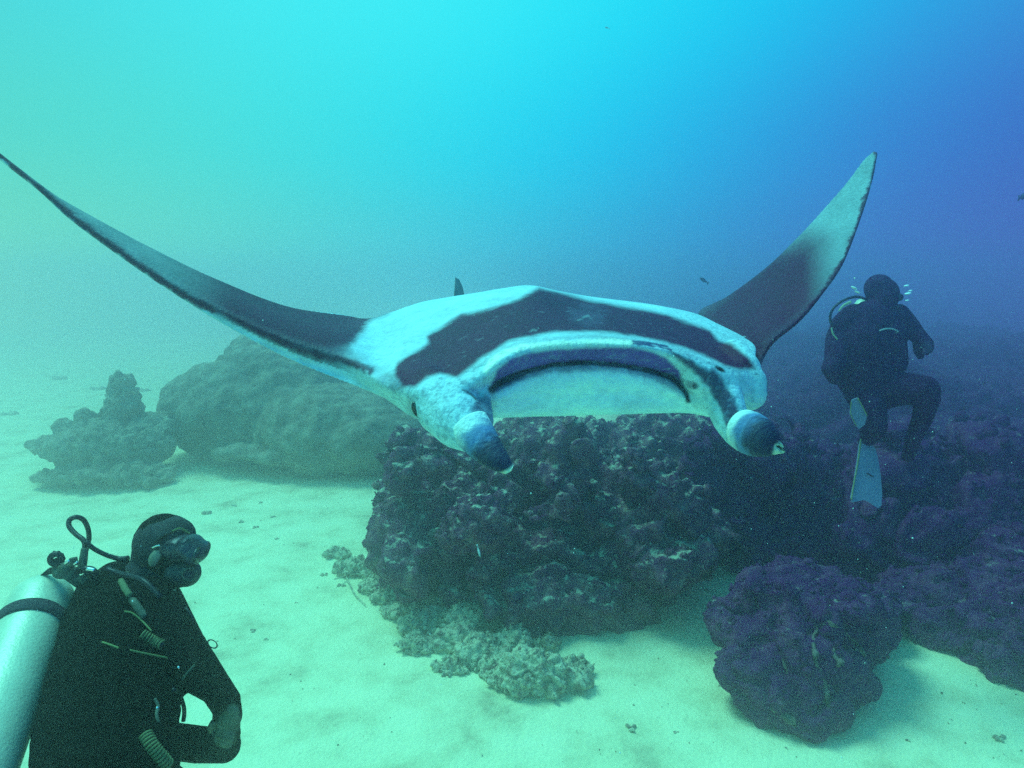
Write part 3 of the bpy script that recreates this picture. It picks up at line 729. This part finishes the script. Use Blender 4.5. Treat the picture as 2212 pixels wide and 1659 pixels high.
buf = np.ones((nv,4), np.float32); buf[:, :3] = np.array(cl, np.float32); at_.data.foreach_set('color', buf.ravel())
SKIN = mat('manta skin', (.5,.5,.5), .5, spec=.10, vcol='skin', var=.10, var_scale=38, bump=.35, bump_scale=90)
bpy.data.meshes.remove(bm_)
link('body', mm_, SKIN, manta_root)
DARKSKIN = mat('dark skin', (.03,.012,.03), .45, spec=.1, var=.2, var_scale=20)
# eyes
EYEM = mat('eye', (.006,.003,.006), .12, spec=.6)
def eyeball(px, py, d, r, rot):
    g = Geo(); ax = Matrix.Rotation(rot, 3, 'Y')
    g.add(*sphere_vf(at(px, py, d), (r*.62, r*.55, r*1.15), 20, 14, ax)); g.obj('eye', EYEM, manta_root)
eyeball(899, 884, 1.915, .0205, -.30)
# dorsal fin and whip tail behind the back
g = Geo(); pr = [(984,599),(992,604),(999,618),(1004,640),(1003,660),(978,660),(981,640),(983,615)]
v = [at(px, py, 3.28) for px, py in pr] + [at(px, py, 3.28)+Vector((-.004,.022,0)) for px, py in pr]; k = len(pr)
g.add(v, [tuple(range(k)), tuple(range(k, 2*k))[::-1]] + [(i, k+i, k+(i+1) % k, (i+1) % k) for i in range(k)])
g.obj('dorsal_fin', mat('fin skin', (.20,.22,.26), .5, var=.2), manta_root, smooth=False)
g = Geo(); g.add(*tube_vf([at(1010,665,3.3), at(985,668,3.6), at(950,676,4.1), at(900,690,4.9)], [.03,.016,.010,.004], 8)); g.obj('tail', DARKSKIN, manta_root)
# ------------------------------------------------------------------ divers
from mathutils.bvhtree import BVHTree
NEO = mat('black neoprene', (.008,.007,.006), .85, spec=.04, vcol='suit', var=.35, var_scale=14, bump=.4, bump_scale=60)
VEST = mat('black nylon vest', (.006,.005,.004), .85, spec=.04, var=.4, var_scale=18, bump=.5, bump_scale=45)
RUB = mat('black rubber', (.014,.010,.020), .45, spec=.3)
GREYR = mat('worn grey rubber', (.10,.10,.075), .6, spec=.2, var=.3, var_scale=30)
PIPE = mat('olive piping', (.22,.22,.09), .6)
CHROME = mat('chrome', (.85,.85,.85), .12, metal=1)
ALU = mat('scuffed aluminium', (.60,.62,.46), .42, metal=.12, spec=.4, var=.14, var_scale=9, bump=.12, bump_scale=120)
SKINM = mat('face skin', (.40,.33,.24), .7, var=.2)  # the diver's own skin tone
GLASS = mat('dark mask glass', (.01,.012,.02), .06, spec=.8)
FINM = mat('pale blue fin blade', (.20,.21,.36), .6, spec=.2, var=.12, var_scale=10)

def finish_body(g, voxel, root, skins, smooth=4, name='body', dark=(.008,.006,.006), light=(.17,.16,.11)):
    me = remeshed(g, voxel, smooth); A = verts_np(me)
    px, py, _ = proj(A)
    k = np.zeros(len(A))
    for (x, y, r, s) in skins: k = np.maximum(k, 1-sm(np.hypot(px-x, py-y), r-s, r+s))
    nn = fbm(A, 22, 3, seed=9)
    c = np.array(dark)[None,:]*(1-k[:,None]) + np.array(light)[None,:]*k[:,None]
    c = np.clip(c*(1+.25*nn)[:,None], .002, 1)
    A2 = A - np.array(root.location)[None,:]
    set_verts(me, A2)
    a = me.color_attributes.new('suit', 'FLOAT_COLOR', 'POINT'); b = np.ones((len(A),4), np.float32); b[:,:3] = c
    a.data.foreach_set('color', b.ravel())
    return link(name, me, NEO, root)
def bvh_of(objs):
    V, F = [], []
    for o in objs:
        w = parent_loc(o); n = len(V)
        V += [v.co+w for v in o.data.vertices]; F += [tuple(i+n for i in p.vertices) for p in o.data.polygons]
    return BVHTree.FromPolygons(V, F)
CAM = Vector((0,0,EYE))
def on_surface(bvh, px, py, lift=.004, dflt=2.0):
    t = at(px, py, 1.0); d = (t-CAM).normalized()
    h = bvh.ray_cast(CAM, d)
    if h[0] is None: return at(px, py, dflt)
    return h[0] - d*lift

# ---- the near diver, lower left
dv = empty('person', at(240, 1480, 1.95))
tag(dv, 'diver in black hooded wetsuit, arms folded, silver tank on the back, lower left corner', 'diver')
g = Geo(); V2 = at
chain(g, [(at(352,1168,2.16), .088), (at(366,1190,2.14), .080), (at(378,1200,2.13), .070)])
chain(g, [(at(348,1200,2.16), .075), (at(322,1250,2.16), .070), (at(290,1285,2.15), .11)])
chain(g, [(at(288,1290,2.15), .115), (at(268,1400,2.0), .140), (at(248,1510,1.85), .160), (at(226,1620,1.72), .150), (at(220,1725,1.60), .145)], .3)
chain(g, [(at(250,1262,2.2), .075), (at(225,1290,2.15), .085)])
chain(g, [(at(318,1305,1.99), .082), (at(362,1365,1.93), .074), (at(418,1440,1.87), .062), (at(462,1482,1.86), .044), (at(497,1512,1.86), .029), (at(500,1530,1.86), .025)], .3)
chain(g, [(at(345,1300,2.33), .075), (at(425,1425,2.15), .048), (at(490,1530,2.03), .040), (at(486,1606,1.98), .044)], .3)
chain(g, [(at(486,1612,1.98), .046), (at(430,1608,1.96), .050), (at(350,1598,1.95), .050), (at(300,1590,1.93), .05)], .3)
# right hand gripping the other forearm: palm, four fingers, thumb
chain(g, [(at(502,1528,1.86), .025), (at(500,1548,1.87), .030), (at(494,1562,1.88), .031)], .25)
chain(g, [(at(486,1548,1.87), .022), (at(480,1562,1.88), .022)], .25)
for k, (a, b, c_, e) in enumerate([((509,1560,1.88),(514,1582,1.885),(509,1606,1.90),(500,1622,1.93)), ((498,1566,1.865),(500,1590,1.862),(494,1615,1.872),(485,1630,1.91)),
                                  ((486,1568,1.86),(485,1592,1.856),(479,1616,1.866),(470,1629,1.90)), ((475,1566,1.865),(471,1588,1.86),(464,1608,1.866),(457,1619,1.89))]):
    r = (.0086,.0092,.0090,.0078)[k]
    chain(g, [(at(*a), r*1.12), (at(*b), r*1.05), (at(*c_), r), (at(*e), r*.8)], .3)
chain(g, [(at(478,1552,1.875), .013), (at(462,1562,1.875), .012), (at(452,1578,1.885), .010)], .3)
# legs trail towards the lens, below the frame
hp = at(226,1725,1.60)
for s in (-1, 1):
    chain(g, [(hp+Vector((s*.09,.02,-.04)), .105), (hp+Vector((s*.12,-.34,-.24)), .070), (hp+Vector((s*.12,-.60,-.42)), .055), (hp+Vector((s*.13,-.70,-.50)), .045)], .35)
finish_body(g, .0046, dv, [(496,1560,26,3),(486,1592,25,3),(466,1575,17,3),(503,1535,14,4)], 2)
for s in (-1, 1):
    f = Geo(); a = hp+Vector((s*.13,-.70,-.50)); b = hp+Vector((s*.15,-1.15,-.72))
    dirv = (b-a); w = Vector((1,0,0)); up = dirv.cross(w).normalized()
    pr = [(a-w*.045),(a+w*.045),(b+w*.10),(b+w*.05-dirv*.06),(b-w*.05-dirv*.06),(b-w*.10)]
    v = [p+up*.006 for p in pr]+[p-up*.006 for p in pr]; k = 6
    f.add(v, [tuple(range(k)), tuple(range(k,2*k))[::-1]]+[(i,k+i,k+(i+1)%k,(i+1)%k) for i in range(k)])
    f.obj('swim_fin', RUB, dv, smooth=False)
# vest
g = Geo()
chain(g, [(at(262,1300,2.12), .118), (at(262,1400,1.98), .168), (at(246,1505,1.83), .176), (at(232,1610,1.70), .170), (at(228,1720,1.58), .165)], .25)
chain(g, [(at(225,1285,2.12), .080), (at(195,1340,2.0), .070), (at(178,1440,1.88), .075), (at(178,1560,1.72), .075)], .3)
chain(g, [(at(345,1340,2.0), .062), (at(352,1420,1.92), .066), (at(338,1475,1.86), .056), (at(305,1550,1.8), .055)], .3)
chain(g, [(at(300,1262,2.12), .040), (at(350,1290,2.05), .045), (at(372,1330,2.02), .035)], .3)
chain(g, [(at(375,1468,1.88), .028), (at(404,1478,1.88), .028)], .3)
me = remeshed(g, .007, 6); A = verts_np(me); Nn = norms_np(me)
A += Nn*(.010*fbm(A, 7, 3, seed=4))[:,None]; A -= np.array(dv.location)[None,:]; set_verts(me, A)
vest = link('buoyancy_vest', me, VEST, dv)
bv = bvh_of([vest, [c for c in dv.children if c.name.startswith('body')][0]])
# hood
g = Geo()
g.add(*sphere_vf(at(356,1172,2.16), (.094,.098,.090), 28, 18)); g.add(*sphere_vf(at(338,1200,2.165), (.072,.08,.088), 24, 14)); g.add(*sphere_vf(at(372,1160,2.14), (.070,.075,.062), 24, 14))
chain(g, [(at(340,1220,2.16), .072), (at(320,1255,2.15), .088)])
me = remeshed(g, .006, 8); A = verts_np(me)-np.array(dv.location)[None,:]; set_verts(me, A)
link('hood', me, mat('hood neoprene', (.045,.036,.045), .7, spec=.15, var=.25, var_scale=25), dv)
g = Geo(); g.add(*sphere_vf(at(338,1204,2.078), (.022,.022,.034), 18, 12, Matrix.Rotation(.5,3,'Y'))); g.obj('face', SKINM, dv)
# mask: soft skirt, frame, lens, strap
g = Geo()
g.add(*sphere_vf(at(392,1182,2.10), (.055,.060,.040), 20, 12)); g.add(*sphere_vf(at(424,1192,2.08), (.034,.062,.035), 20, 12)); g.add(*sphere_vf(at(410,1180,2.08), (.036,.062,.034), 20, 12)); g.add(*sphere_vf(at(372,1186,2.085), (.045,.03,.034), 20, 12))
me = remeshed(g, .005, 6); A = verts_np(me)-np.array(dv.location)[None,:]; set_verts(me, A)
mask = link('dive_mask', me, mat('mask skirt', (.05,.038,.06), .35, spec=.4), dv)
g = Geo(); g.add(*sphere_vf(at(436,1191,2.08), (.012,.058,.026), 20, 12)); g.obj('lens', GLASS, mask)
g = Geo()
pts = [at(408,1152,2.065), at(392,1146,2.045), at(374,1149,2.045), at(352,1160,2.055), at(330,1176,2.075), at(306,1186,2.11), at(297,1190,2.17)]
g.add(*tube_vf(pts, .008, 8, 40, flat=.5)); g.obj('strap', RUB, mask)
g = Geo(); g.add(*tube_vf([at(329,1184,2.055), at(337,1180,2.052), at(346,1178,2.052)], .0035, 8)); g.obj('buckle', CHROME, mask)
g = Geo(); g.add(*tube_vf([at(372,1147,2.035), at(390,1141,2.035), at(410,1152,2.05)], .0022, 6)); g.obj('rim', PIPE, mask)
# regulator
g = Geo()
g.add(*sphere_vf(at(404,1238,2.09), (.042,.045,.042), 20, 12)); g.add(*sphere_vf(at(386,1240,2.08), (.044,.038,.038), 20, 12)); g.add(*sphere_vf(at(386,1216,2.12), (.035,.03,.03), 20, 12))
g.add(*tube_vf([at(404,1238,2.09), at(424,1246,2.09)], [.024,.019], 12)); g.add(*tube_vf([at(395,1250,2.08), at(382,1262,2.08)], [.022,.018], 10))
me = remeshed(g, .005, 3); A = verts_np(me)-np.array(dv.location)[None,:]; set_verts(me, A)
reg = link('regulator', me, mat('regulator plastic', (.05,.045,.055), .5, spec=.25), dv)
g = Geo(); g.add(*torus_vf(at(409,1241,2.05), (.35,-1,.0), .020, .003, 24, 6)); g.obj('purge_ring', GREYR, reg)
g = Geo(); g.add(*tube_vf([at(384,1262,2.08), at(352,1284,2.03), at(320,1278,2.03), at(290,1255,2.08), at(262,1235,2.13), at(215,1250,2.16), at(180,1240,2.14)], .0075, 10)); g.obj('hose', RUB, reg)

# tank
T0, T1 = at(98,1283,2.12), at(-42,1625,1.62)
ax = (T1-T0).normalized(); TR = .092; TL = .80
T1 = T0+ax*TL
prof = [(-.040,.018),(-.036,.030),(-.022,.056),(0,.076),(.028,.088),(.06,TR),(.15,TR),(.3,TR),(TL-.05,TR),(TL-.02,.086),(TL,.06),(TL,.0005)]
pr = catmull(prof, 60); a_ = ax.orthogonal().normalized(); b_ = ax.cross(a_)
v = []; f = []; nu = 48
for k, (h, r) in enumerate(pr):
    for i in range(nu):
        p = 2*math.pi*i/nu; v.append(T0+ax*h+(a_*math.cos(p)+b_*math.sin(p))*max(r,.0004))
for k in range(len(pr)-1):
    for i in range(nu): f.append((k*nu+i, k*nu+(i+1)%nu, (k+1)*nu+(i+1)%nu, (k+1)*nu+i))
f.append(tuple(range(nu)))
g = Geo(); g.add(v, f); tank = g.obj('scuba_tank', ALU, dv)
def band(h0, h1, r, name, m, par):
    v = []; f = []; 
    for k, (h, rr) in enumerate([(h0,TR-.002),(h0,r),(h0+.004,r+.003),(h1-.004,r+.003),(h1,r),(h1,TR-.002)]):
        for i in range(nu):
            p = 2*math.pi*i/nu; v.append(T0+ax*h+(a_*math.cos(p)+b_*math.sin(p))*rr)
    for k in range(5):
        for i in range(nu): f.append((k*nu+i, k*nu+(i+1)%nu, (k+1)*nu+(i+1)%nu, (k+1)*nu+i))
    g = Geo(); g.add(v, f); return g.obj(name, m, par)
band(.135, .183, TR+.004, 'tank_strap', mat('webbing strap', (.05,.04,.055), .8, var=.3, var_scale=60), tank)
# valve, knob, first stage, hoses
g = Geo(); n0 = T0-ax*.03
g.add(*tube_vf([n0, n0-ax*.045], [.020,.018], 16)); g.add(*tube_vf([at(118,1228,2.07), at(166,1238,2.07)], [.016,.019], 14))
g.add(*sphere_vf(at(142,1228,2.06), (.022,.02,.022), 16, 10)); g.add(*tube_vf([at(150,1240,2.06), at(172,1262,2.08)], [.020,.014], 12))
g.add(*sphere_vf(at(132,1238,2.06), (.026,.02,.018), 16, 10)); g.add(*tube_vf([at(160,1222,2.05), at(158,1204,2.05)], .012, 10))
g.add(*tube_vf([at(172,1246,2.06), at(186,1262,2.07), at(178,1290,2.08)], [.013,.012,.010], 10))
me = remeshed(g, .0038, 2); A = verts_np(me)-np.array(parent_loc(tank))[None,:]; set_verts(me, A); link('valve', me, GREYR, tank)
g = Geo(); g.add(*torus_vf(at(121,1208,2.06), (.25,-1,.1), .016, .009, 24, 10)); g.add(*tube_vf([at(121,1208,2.07), at(130,1226,2.06)], .010, 10))
for k in range(10):
    an = k*math.pi/5; g.add(*sphere_vf(at(121,1208,2.06)+Vector((math.cos(an),.2,math.sin(an)))*.022, .005, 6, 4))
g.obj('valve_knob', RUB, tank)
g = Geo(); g.add(*tube_vf([at(141,1217,2.025), at(150,1211,2.025)], .005, 10)); g.obj('valve_fitting', CHROME, tank)
for a, b, r in (((188,1229),(205,1232),.0065),((160,1219),(168,1214),.004)):
    g = Geo(); g.add(*tube_vf([at(*a,2.03), at(*b,2.03)], r, 10)); g.obj('valve_fitting', CHROME, tank)
g = Geo(); g.add(*tube_vf([at(183,1230,2.05), at(200,1234,2.05), at(204,1250,2.06), at(198,1266,2.07)], [.012,.013,.012,.009], 10)); g.obj('first_stage', RUB, tank)
g = Geo(); g.add(*tube_vf([at(p[0],p[1],2.08+.012*i) for i, p in enumerate([(172,1240),(178,1212),(183,1186),(181,1168),(164,1154),(150,1138),(150,1124),(164,1117),(180,1123),(190,1142),(192,1164),(186,1188),(180,1210),(172,1236)])], .0078, 10)); g.obj('looped_hose', RUB, tank)
g = Geo(); g.add(*tube_vf([at(184,1170,2.10), at(204,1186,2.11), at(230,1199,2.12), at(256,1207,2.13), at(276,1208,2.13)], [.0075,.0072,.0072,.008,.012], 10)); g.obj('shoulder_hose', RUB, tank)
g = Geo(); g.add(*tube_vf([at(176,1230,2.07), at(180,1208,2.08), at(183,1184,2.09)], [.013,.012,.010], 10)); g.obj('hose_sleeve', GREYR, tank)
g = Geo(); q = [at(84,1245,2.08), at(104,1228,2.06), at(122,1224,2.06), at(126,1236,2.06), at(104,1242,2.08)]
g.add([p+Vector((0,0,0)) for p in q]+[p+Vector((0,.008,0)) for p in q], [tuple(range(5)), tuple(range(5,10))[::-1]]+[(i,5+i,5+(i+1)%5,(i+1)%5) for i in range(5)])
g.obj('strap_end', RUB, tank, smooth=False)

# piping, straps, rings and corrugated hoses lying on the vest
S_ = lambda zx, zy, lift=.004: on_surface(bv, .3611*zx, 1060+.3611*zy, lift)
def surf_tube(pts, r, name, m, lift=.003, nu=6):
    P = [S_(x, y, lift) for x, y in pts]; g = Geo(); g.add(*tube_vf(P, r, nu)); return g.obj(name, m, dv)
surf_tube([(745,722),(790,732),(830,760),(870,800),(908,842)], .0028, 'piping', PIPE)
surf_tube([(612,906),(660,922),(712,942)], .0028, 'piping', PIPE)
surf_tube([(778,954),(850,970),(930,986),(1004,1000)], .0026, 'piping', PIPE)
surf_tube([(1000,520),(1030,555),(1048,580)], .0024, 'piping', PIPE)
surf_tube([(725,540),(752,590),(780,630)], .010, 'webbing', mat('grey webbing', (.15,.16,.09), .7), .001)
surf_tube([(760,500),(740,560),(800,660),(870,760)], .012, 'webbing', GREYR, -.006)
surf_tube([(640,470),(720,500),(850,535),(960,640)], .010, 'webbing', RUB, .002)
def corrugated(pts, r, n, name):
    P = [S_(x, y, r*.9) for x, y in pts]; arr = catmull([tuple(p) for p in P], n*6+1)
    g = Geo(); rad = [r*(1.0 if (i % 6) in (2,3,4) else .72) for i in range(len(arr))]
    g.add(*tube_vf([Vector(a) for a in arr], rad, 14, len(arr))); o = g.obj(name, RUB, dv)
    for k in range(n):
        c = Vector(arr[k*6+3]); t = (Vector(arr[min(k*6+5,len(arr)-1)])-Vector(arr[k*6+1])).normalized()
        gg = Geo(); gg.add(*torus_vf(c, t, r*1.0, r*.27, 18, 6)); gg.obj('ridge', mat('olive ridge', (.17,.17,.08), .5) if 'olive ridge' not in bpy.data.materials else bpy.data.materials['olive ridge'], o)
    return o
corrugated([(848,855),(890,880),(930,903),(975,925)], .011, 9, 'corrugated_hose')
corrugated([(868,1455),(905,1520),(950,1580),(1005,1645)], .013, 13, 'corrugated_hose')
g = Geo(); g.add(*tube_vf([S_(1036,1190,.01), at(388,1503,1.86), at(396,1522,1.88), at(398,1540,1.9), at(396,1558,1.9)], .0058, 8)); g.obj('gauge_hose', RUB, dv)
g = Geo(); g.add(*torus_vf(at(459,1391,1.86), (.3,-.9,.2), .0145, .0022, 24, 6, .6)); g.obj('ring', RUB, dv)
g = Geo(); g.add(*tube_vf([at(396,1314,1.95), at(404,1317,1.94), at(414,1333,1.93), at(418,1348,1.93), at(424,1358,1.92)], .0035, 8)); g.obj('webbing_loop', RUB, dv)
for zx, zy, r, m in ((855,536,.008,GREYR),(1068,1058,.005,CHROME),(940,1302,.005,CHROME),(1062,404,.006,GREYR),(1045,600,.005,GREYR)):
    g = Geo(); g.add(*sphere_vf(S_(zx, zy, .003), r, 10, 8)); g.obj('buckle', m, dv)
surf_tube([(925,1245),(945,1290),(935,1340),(950,1390)], .005, 'webbing', GREYR)
surf_tube([(1090,1130),(1120,1090),(1165,1040)], .003, 'piping', GREYR)

# ---- the far diver, right
d2 = empty('person', at(1880, 800, 5.6))
tag(d2, 'diver in dark wetsuit with pale blue fins, knees bent, hovering above the right reef', 'diver')
D = 5.6
def q(x, y, r, dd=0): return (at(x, y, D+dd), r/FPX*D)
g = Geo()
chain(g, [q(1906,634,34), q(1898,622,30)]); chain(g, [q(1912,648,26,-.05), q(1900,672,30)])
chain(g, [q(1880,700,52), q(1862,740,62), q(1866,790,60), q(1880,842,54)], .25)
chain(g, [q(1845,690,34), q(1824,702,28), q(1812,735,28), q(1806,780,24,-.1), q(1800,796,20,-.15)], .3)
chain(g, [q(1926,700,36), q(1915,760,36), q(1912,800,34)], .3)
chain(g, [q(1940,680,24), q(1962,700,20), q(1980,722,17,-.08), q(1998,744,17,-.15), q(2004,752,12,-.16)], .3)
chain(g, [q(1985,732,13,-.1), q(1982,756,9,-.12), q(1988,769,8,-.12)], .3)
for k, (x, y) in enumerate(((2014,752),(2010,760),(2003,764),(1996,764))): chain(g, [q(2002,748,7,-.16), q(x, y, 4.2,-.17-.01*k)], .3)
chain(g, [q(1895,838,48), q(1945,840,36,-.15), q(1996,842,30,-.3), q(2004,862,24,-.3), q(1992,905,20,-.2), q(1974,945,16,-.1), q(1962,985,14,0)], .25)
chain(g, [q(1862,842,38), q(1880,880,32,-.15), q(1888,920,26,-.2), q(1876,945,18,-.1), q(1868,956,14,-.05)], .25)
b2 = finish_body(g, .011, d2, [(2003,752,14,5)], 4, light=(.09,.05,.11), dark=(.040,.010,.050))  # suit colour shifted to violet, standing in for haze
VEST2 = mat('haze tinted black nylon', (.045,.010,.055), .85, spec=.05, var=.4, var_scale=9)  # violet haze put into the vest colour
g = Geo(); g.add(*sphere_vf(at(1905,628,D), (.118,.12,.115), 20, 14)); chain(g, [q(1906,640,30), q(1900,662,28)])
me = remeshed(g, .012, 5); A = verts_np(me)-np.array(d2.location)[None,:]; set_verts(me, A); link('hood', me, mat('far hood', (.040,.010,.050), .8, spec=.1), d2)  # hood colour carries the same violet haze tint
g = Geo(); g.add(*sphere_vf(at(1938,642,D-.05), (.045,.06,.035), 14, 10)); g.obj('dive_mask', RUB, d2)
g = Geo(); g.add(*sphere_vf(at(1936,664,D-.06), (.035,.04,.03), 12, 8)); g.obj('regulator', RUB, d2)
g = Geo(); chain(g, [q(1850,715,52,.08), q(1838,770,50,.08), q(1850,820,40,.05)], .3); chain(g, [q(1800,770,16,.0), q(1792,796,18,.0), q(1806,812,20,0)], .3); chain(g, [q(1915,720,38,-.05), q(1920,780,38,-.05)], .3)
me = remeshed(g, .012, 6); A = verts_np(me)-np.array(d2.location)[None,:]; set_verts(me, A); link('buoyancy_vest', me, VEST2, d2)
g = Geo(); g.add(*tube_vf([at(1866,660,D+.28), at(1864,668,D+.28), at(1850,740,D+.30), at(1846,830,D+.26)], [.05,.09,.09,.09], 20)); g.obj('scuba_tank', ALU, d2)
g = Geo(); g.add(*tube_vf([at(1878,650,D), at(1852,641,D-.02), at(1822,649,D-.04), at(1799,668,D-.05), at(1793,690,D-.05), at(1800,705,D-.05)], .011, 8)); g.obj('hose', RUB, d2)
g = Geo(); g.add(*tube_vf([at(1838,652,D-.1), at(1822,660,D-.1), at(1812,672,D-.1)], [.012,.010,.005], 8)); PH = mat('hose highlight', (.40,.45,.3), .6); g.obj('hose_highlight', PH, d2)  # pale tube stands in for the highlight on the dark hose
g = Geo(); g.add(*tube_vf([at(1796,708,D-.1), at(1800,722,D-.1), at(1810,734,D-.1)], .007, 8)); g.obj('hose_highlight', PH, d2)  # second pale streak, in the same highlight colour
g = Geo(); g.add(*tube_vf([at(1900,714,D-.34), at(1915,710,D-.34), at(1930,711,D-.33), at(1941,717,D-.3)], .006, 6)); g.obj('piping', mat('far piping', (.35,.38,.42), .6), d2)
def blade(poly, d_, d_end, m, name, par, y0, y1):
    n = len(poly); f = Geo(); v = []
    for o in (0, .012):
        for x, y in poly:
            t = (y-y0)/(y1-y0); v.append(at(x, y, d_+(d_end-d_)*t)+Vector((0, o, 0)))
    f.add(v, [tuple(range(n)), tuple(range(n,2*n))[::-1]]+[(i,n+i,n+(i+1)%n,(i+1)%n) for i in range(n)])
    return f.obj(name, m, par, smooth=False)
b_ = blade([(1861,945),(1856,962),(1851,1000),(1845,1040),(1838,1075),(1841,1085),(1852,1083),(1866,1080),(1878,1085),(1888,1093),(1898,1098),(1904,1092),(1906,1068),(1903,1030),(1897,990),(1892,972),(1882,956),(1872,948)], D-.1, D-.25, FINM, 'swim_fin', d2, 945, 1098)
g = Geo(); g.add(*tube_vf([at(1860,948,D-.125), at(1853,1000,D-.165), at(1844,1048,D-.21), at(1839,1080,D-.245)], .006, 6)); g.obj('rib', mat('fin rib', (.24,.24,.12), .6), b_)
g = Geo(); g.add(*tube_vf([at(1872,1022,D-.20), at(1880,1026,D-.205), at(1887,1030,D-.21)], .006, 6)); g.obj('slot', RUB, b_)
b_ = blade([(1841,864),(1853,859),(1862,876),(1873,897),(1869,916),(1856,927),(1846,915),(1836,893)], D-.38, D-.30, FINM, 'swim_fin', d2, 860, 927)
g = Geo(); g.add(*tube_vf([at(1853,860,D-.40), at(1863,878,D-.39), at(1873,898,D-.36)], .005, 6)); g.add(*tube_vf([at(1839,868,D-.40), at(1838,893,D-.37), at(1850,920,D-.33)], .004, 6)); g.obj('rib', bpy.data.materials['fin rib'], b_)
# ------------------------------------------------------------------ fishes, bubbles, drifting specks
FISHM = mat('pale fish', (.45,.55,.6), .5); FISHD = mat('dark fish', (.06,.04,.09), .6)
def fish(loc, L, yaw, pitch, m, label):
    g = Geo(); n = 9; nu = 8; v = []; f = []
    prof = [(0,.01),(.08,.07),(.2,.13),(.38,.16),(.55,.13),(.72,.07),(.82,.035),(.86,.03)]
    for t, r in prof:
        for i in range(nu):
            a = 2*math.pi*i/nu; v.append(Vector((t-.5, .45*r*math.cos(a), r*math.sin(a)))*L)
    for k in range(len(prof)-1):
        for i in range(nu): f.append((k*nu+i, k*nu+(i+1)%nu, (k+1)*nu+(i+1)%nu, (k+1)*nu+i))
    g.add(v, f)
    R_ = Matrix.Rotation(yaw, 3, 'Z') @ Matrix.Rotation(pitch, 3, 'Y')
    root = empty('fish', loc); tag(root, label, 'fish')
    g.v = [tuple(R_ @ Vector(p)) for p in g.v]; link('body', g.mesh('fish_body'), m, root)
    t = Geo(); pr = [(.34,0,.02),(.52,0,.14),(.46,0,0),(.52,0,-.14),(.34,0,-.02)]
    w = [R_ @ (Vector(p)*L+Vector((0,.004*L*8*s,0))) for s in (-1,1) for p in pr]
    t.add(w, [(0,1,2,3,4),(9,8,7,6,5)]+[(i,5+i,5+(i+1)%5,(i+1)%5) for i in range(5)])
    link('tail_fin', t.mesh('fish_tail'), m, root, smooth=False)
fish(at(1034,1190,4.35), .085, 2.1, -1.0, FISHM, 'small pale fish hovering in front of the dark reef block')
fish(at(1521,606,9), .16, .3, .5, FISHD, 'tiny dim fish in open water left of the right wing')
fish(at(2208,425,7), .22, 1.2, 0, FISHD, 'dim dark fish at the right edge in open water')
fish(at(1312,60,6), .05, .2, .2, FISHM, 'tiny pale fish high in the bright water near the top')

BUB = mat('bubble', (.9,.95,.95), .08, spec=1.0)
for (x, y, w, dd, lab) in ((1845,622,9,-.15,'silvery air bubble left of the far diver hood, uppermost of two'),(1852,631,8,-.15,'silvery air bubble left of the far diver hood, lower of two'),
        (1958,617,7,-.1,'silvery air bubble right of the far diver mask, uppermost of four'),(1966,628,6,-.12,'silvery air bubble right of the far diver mask, outermost of four'),
        (1961,634,9,-.14,'flat wide air bubble right of the far diver mask'),(1959,649,6,-.1,'silvery air bubble right of the far diver mask, lowest of four')):
    g = Geo(); r = w/FPX*4.4; g.add(*sphere_vf((0,0,0), (r, r, r*.32), 14, 8, Matrix.Rotation(-.25 if x > 1900 else .5, 3, 'Y')))
    o = link('air_bubble', g.mesh('bubble'), BUB); o.location = at(x, y, 5.6+dd); tag(o, lab, 'bubble', 'exhaled bubbles by the far diver')

rng = np.random.RandomState(5); g = Geo()
for _ in range(1500):
    d = .9+6.5*rng.rand()**.8; p = at(rng.uniform(-250,2460), rng.uniform(-150,1750), d)
    if p.z < .05 or p.z > 3.4: continue
    r = rng.uniform(.0005,.0013)*(.7+.25*d)
    g.add(*sphere_vf(p, (r*rng.uniform(.6,1.6), r, r*rng.uniform(.6,1.4)), 5, 3))
sn = g.obj('drifting_particles', mat('plankton', (.75,.85,.8), .8)); tag(sn, 'pale specks of plankton drifting in the water', kind='stuff')
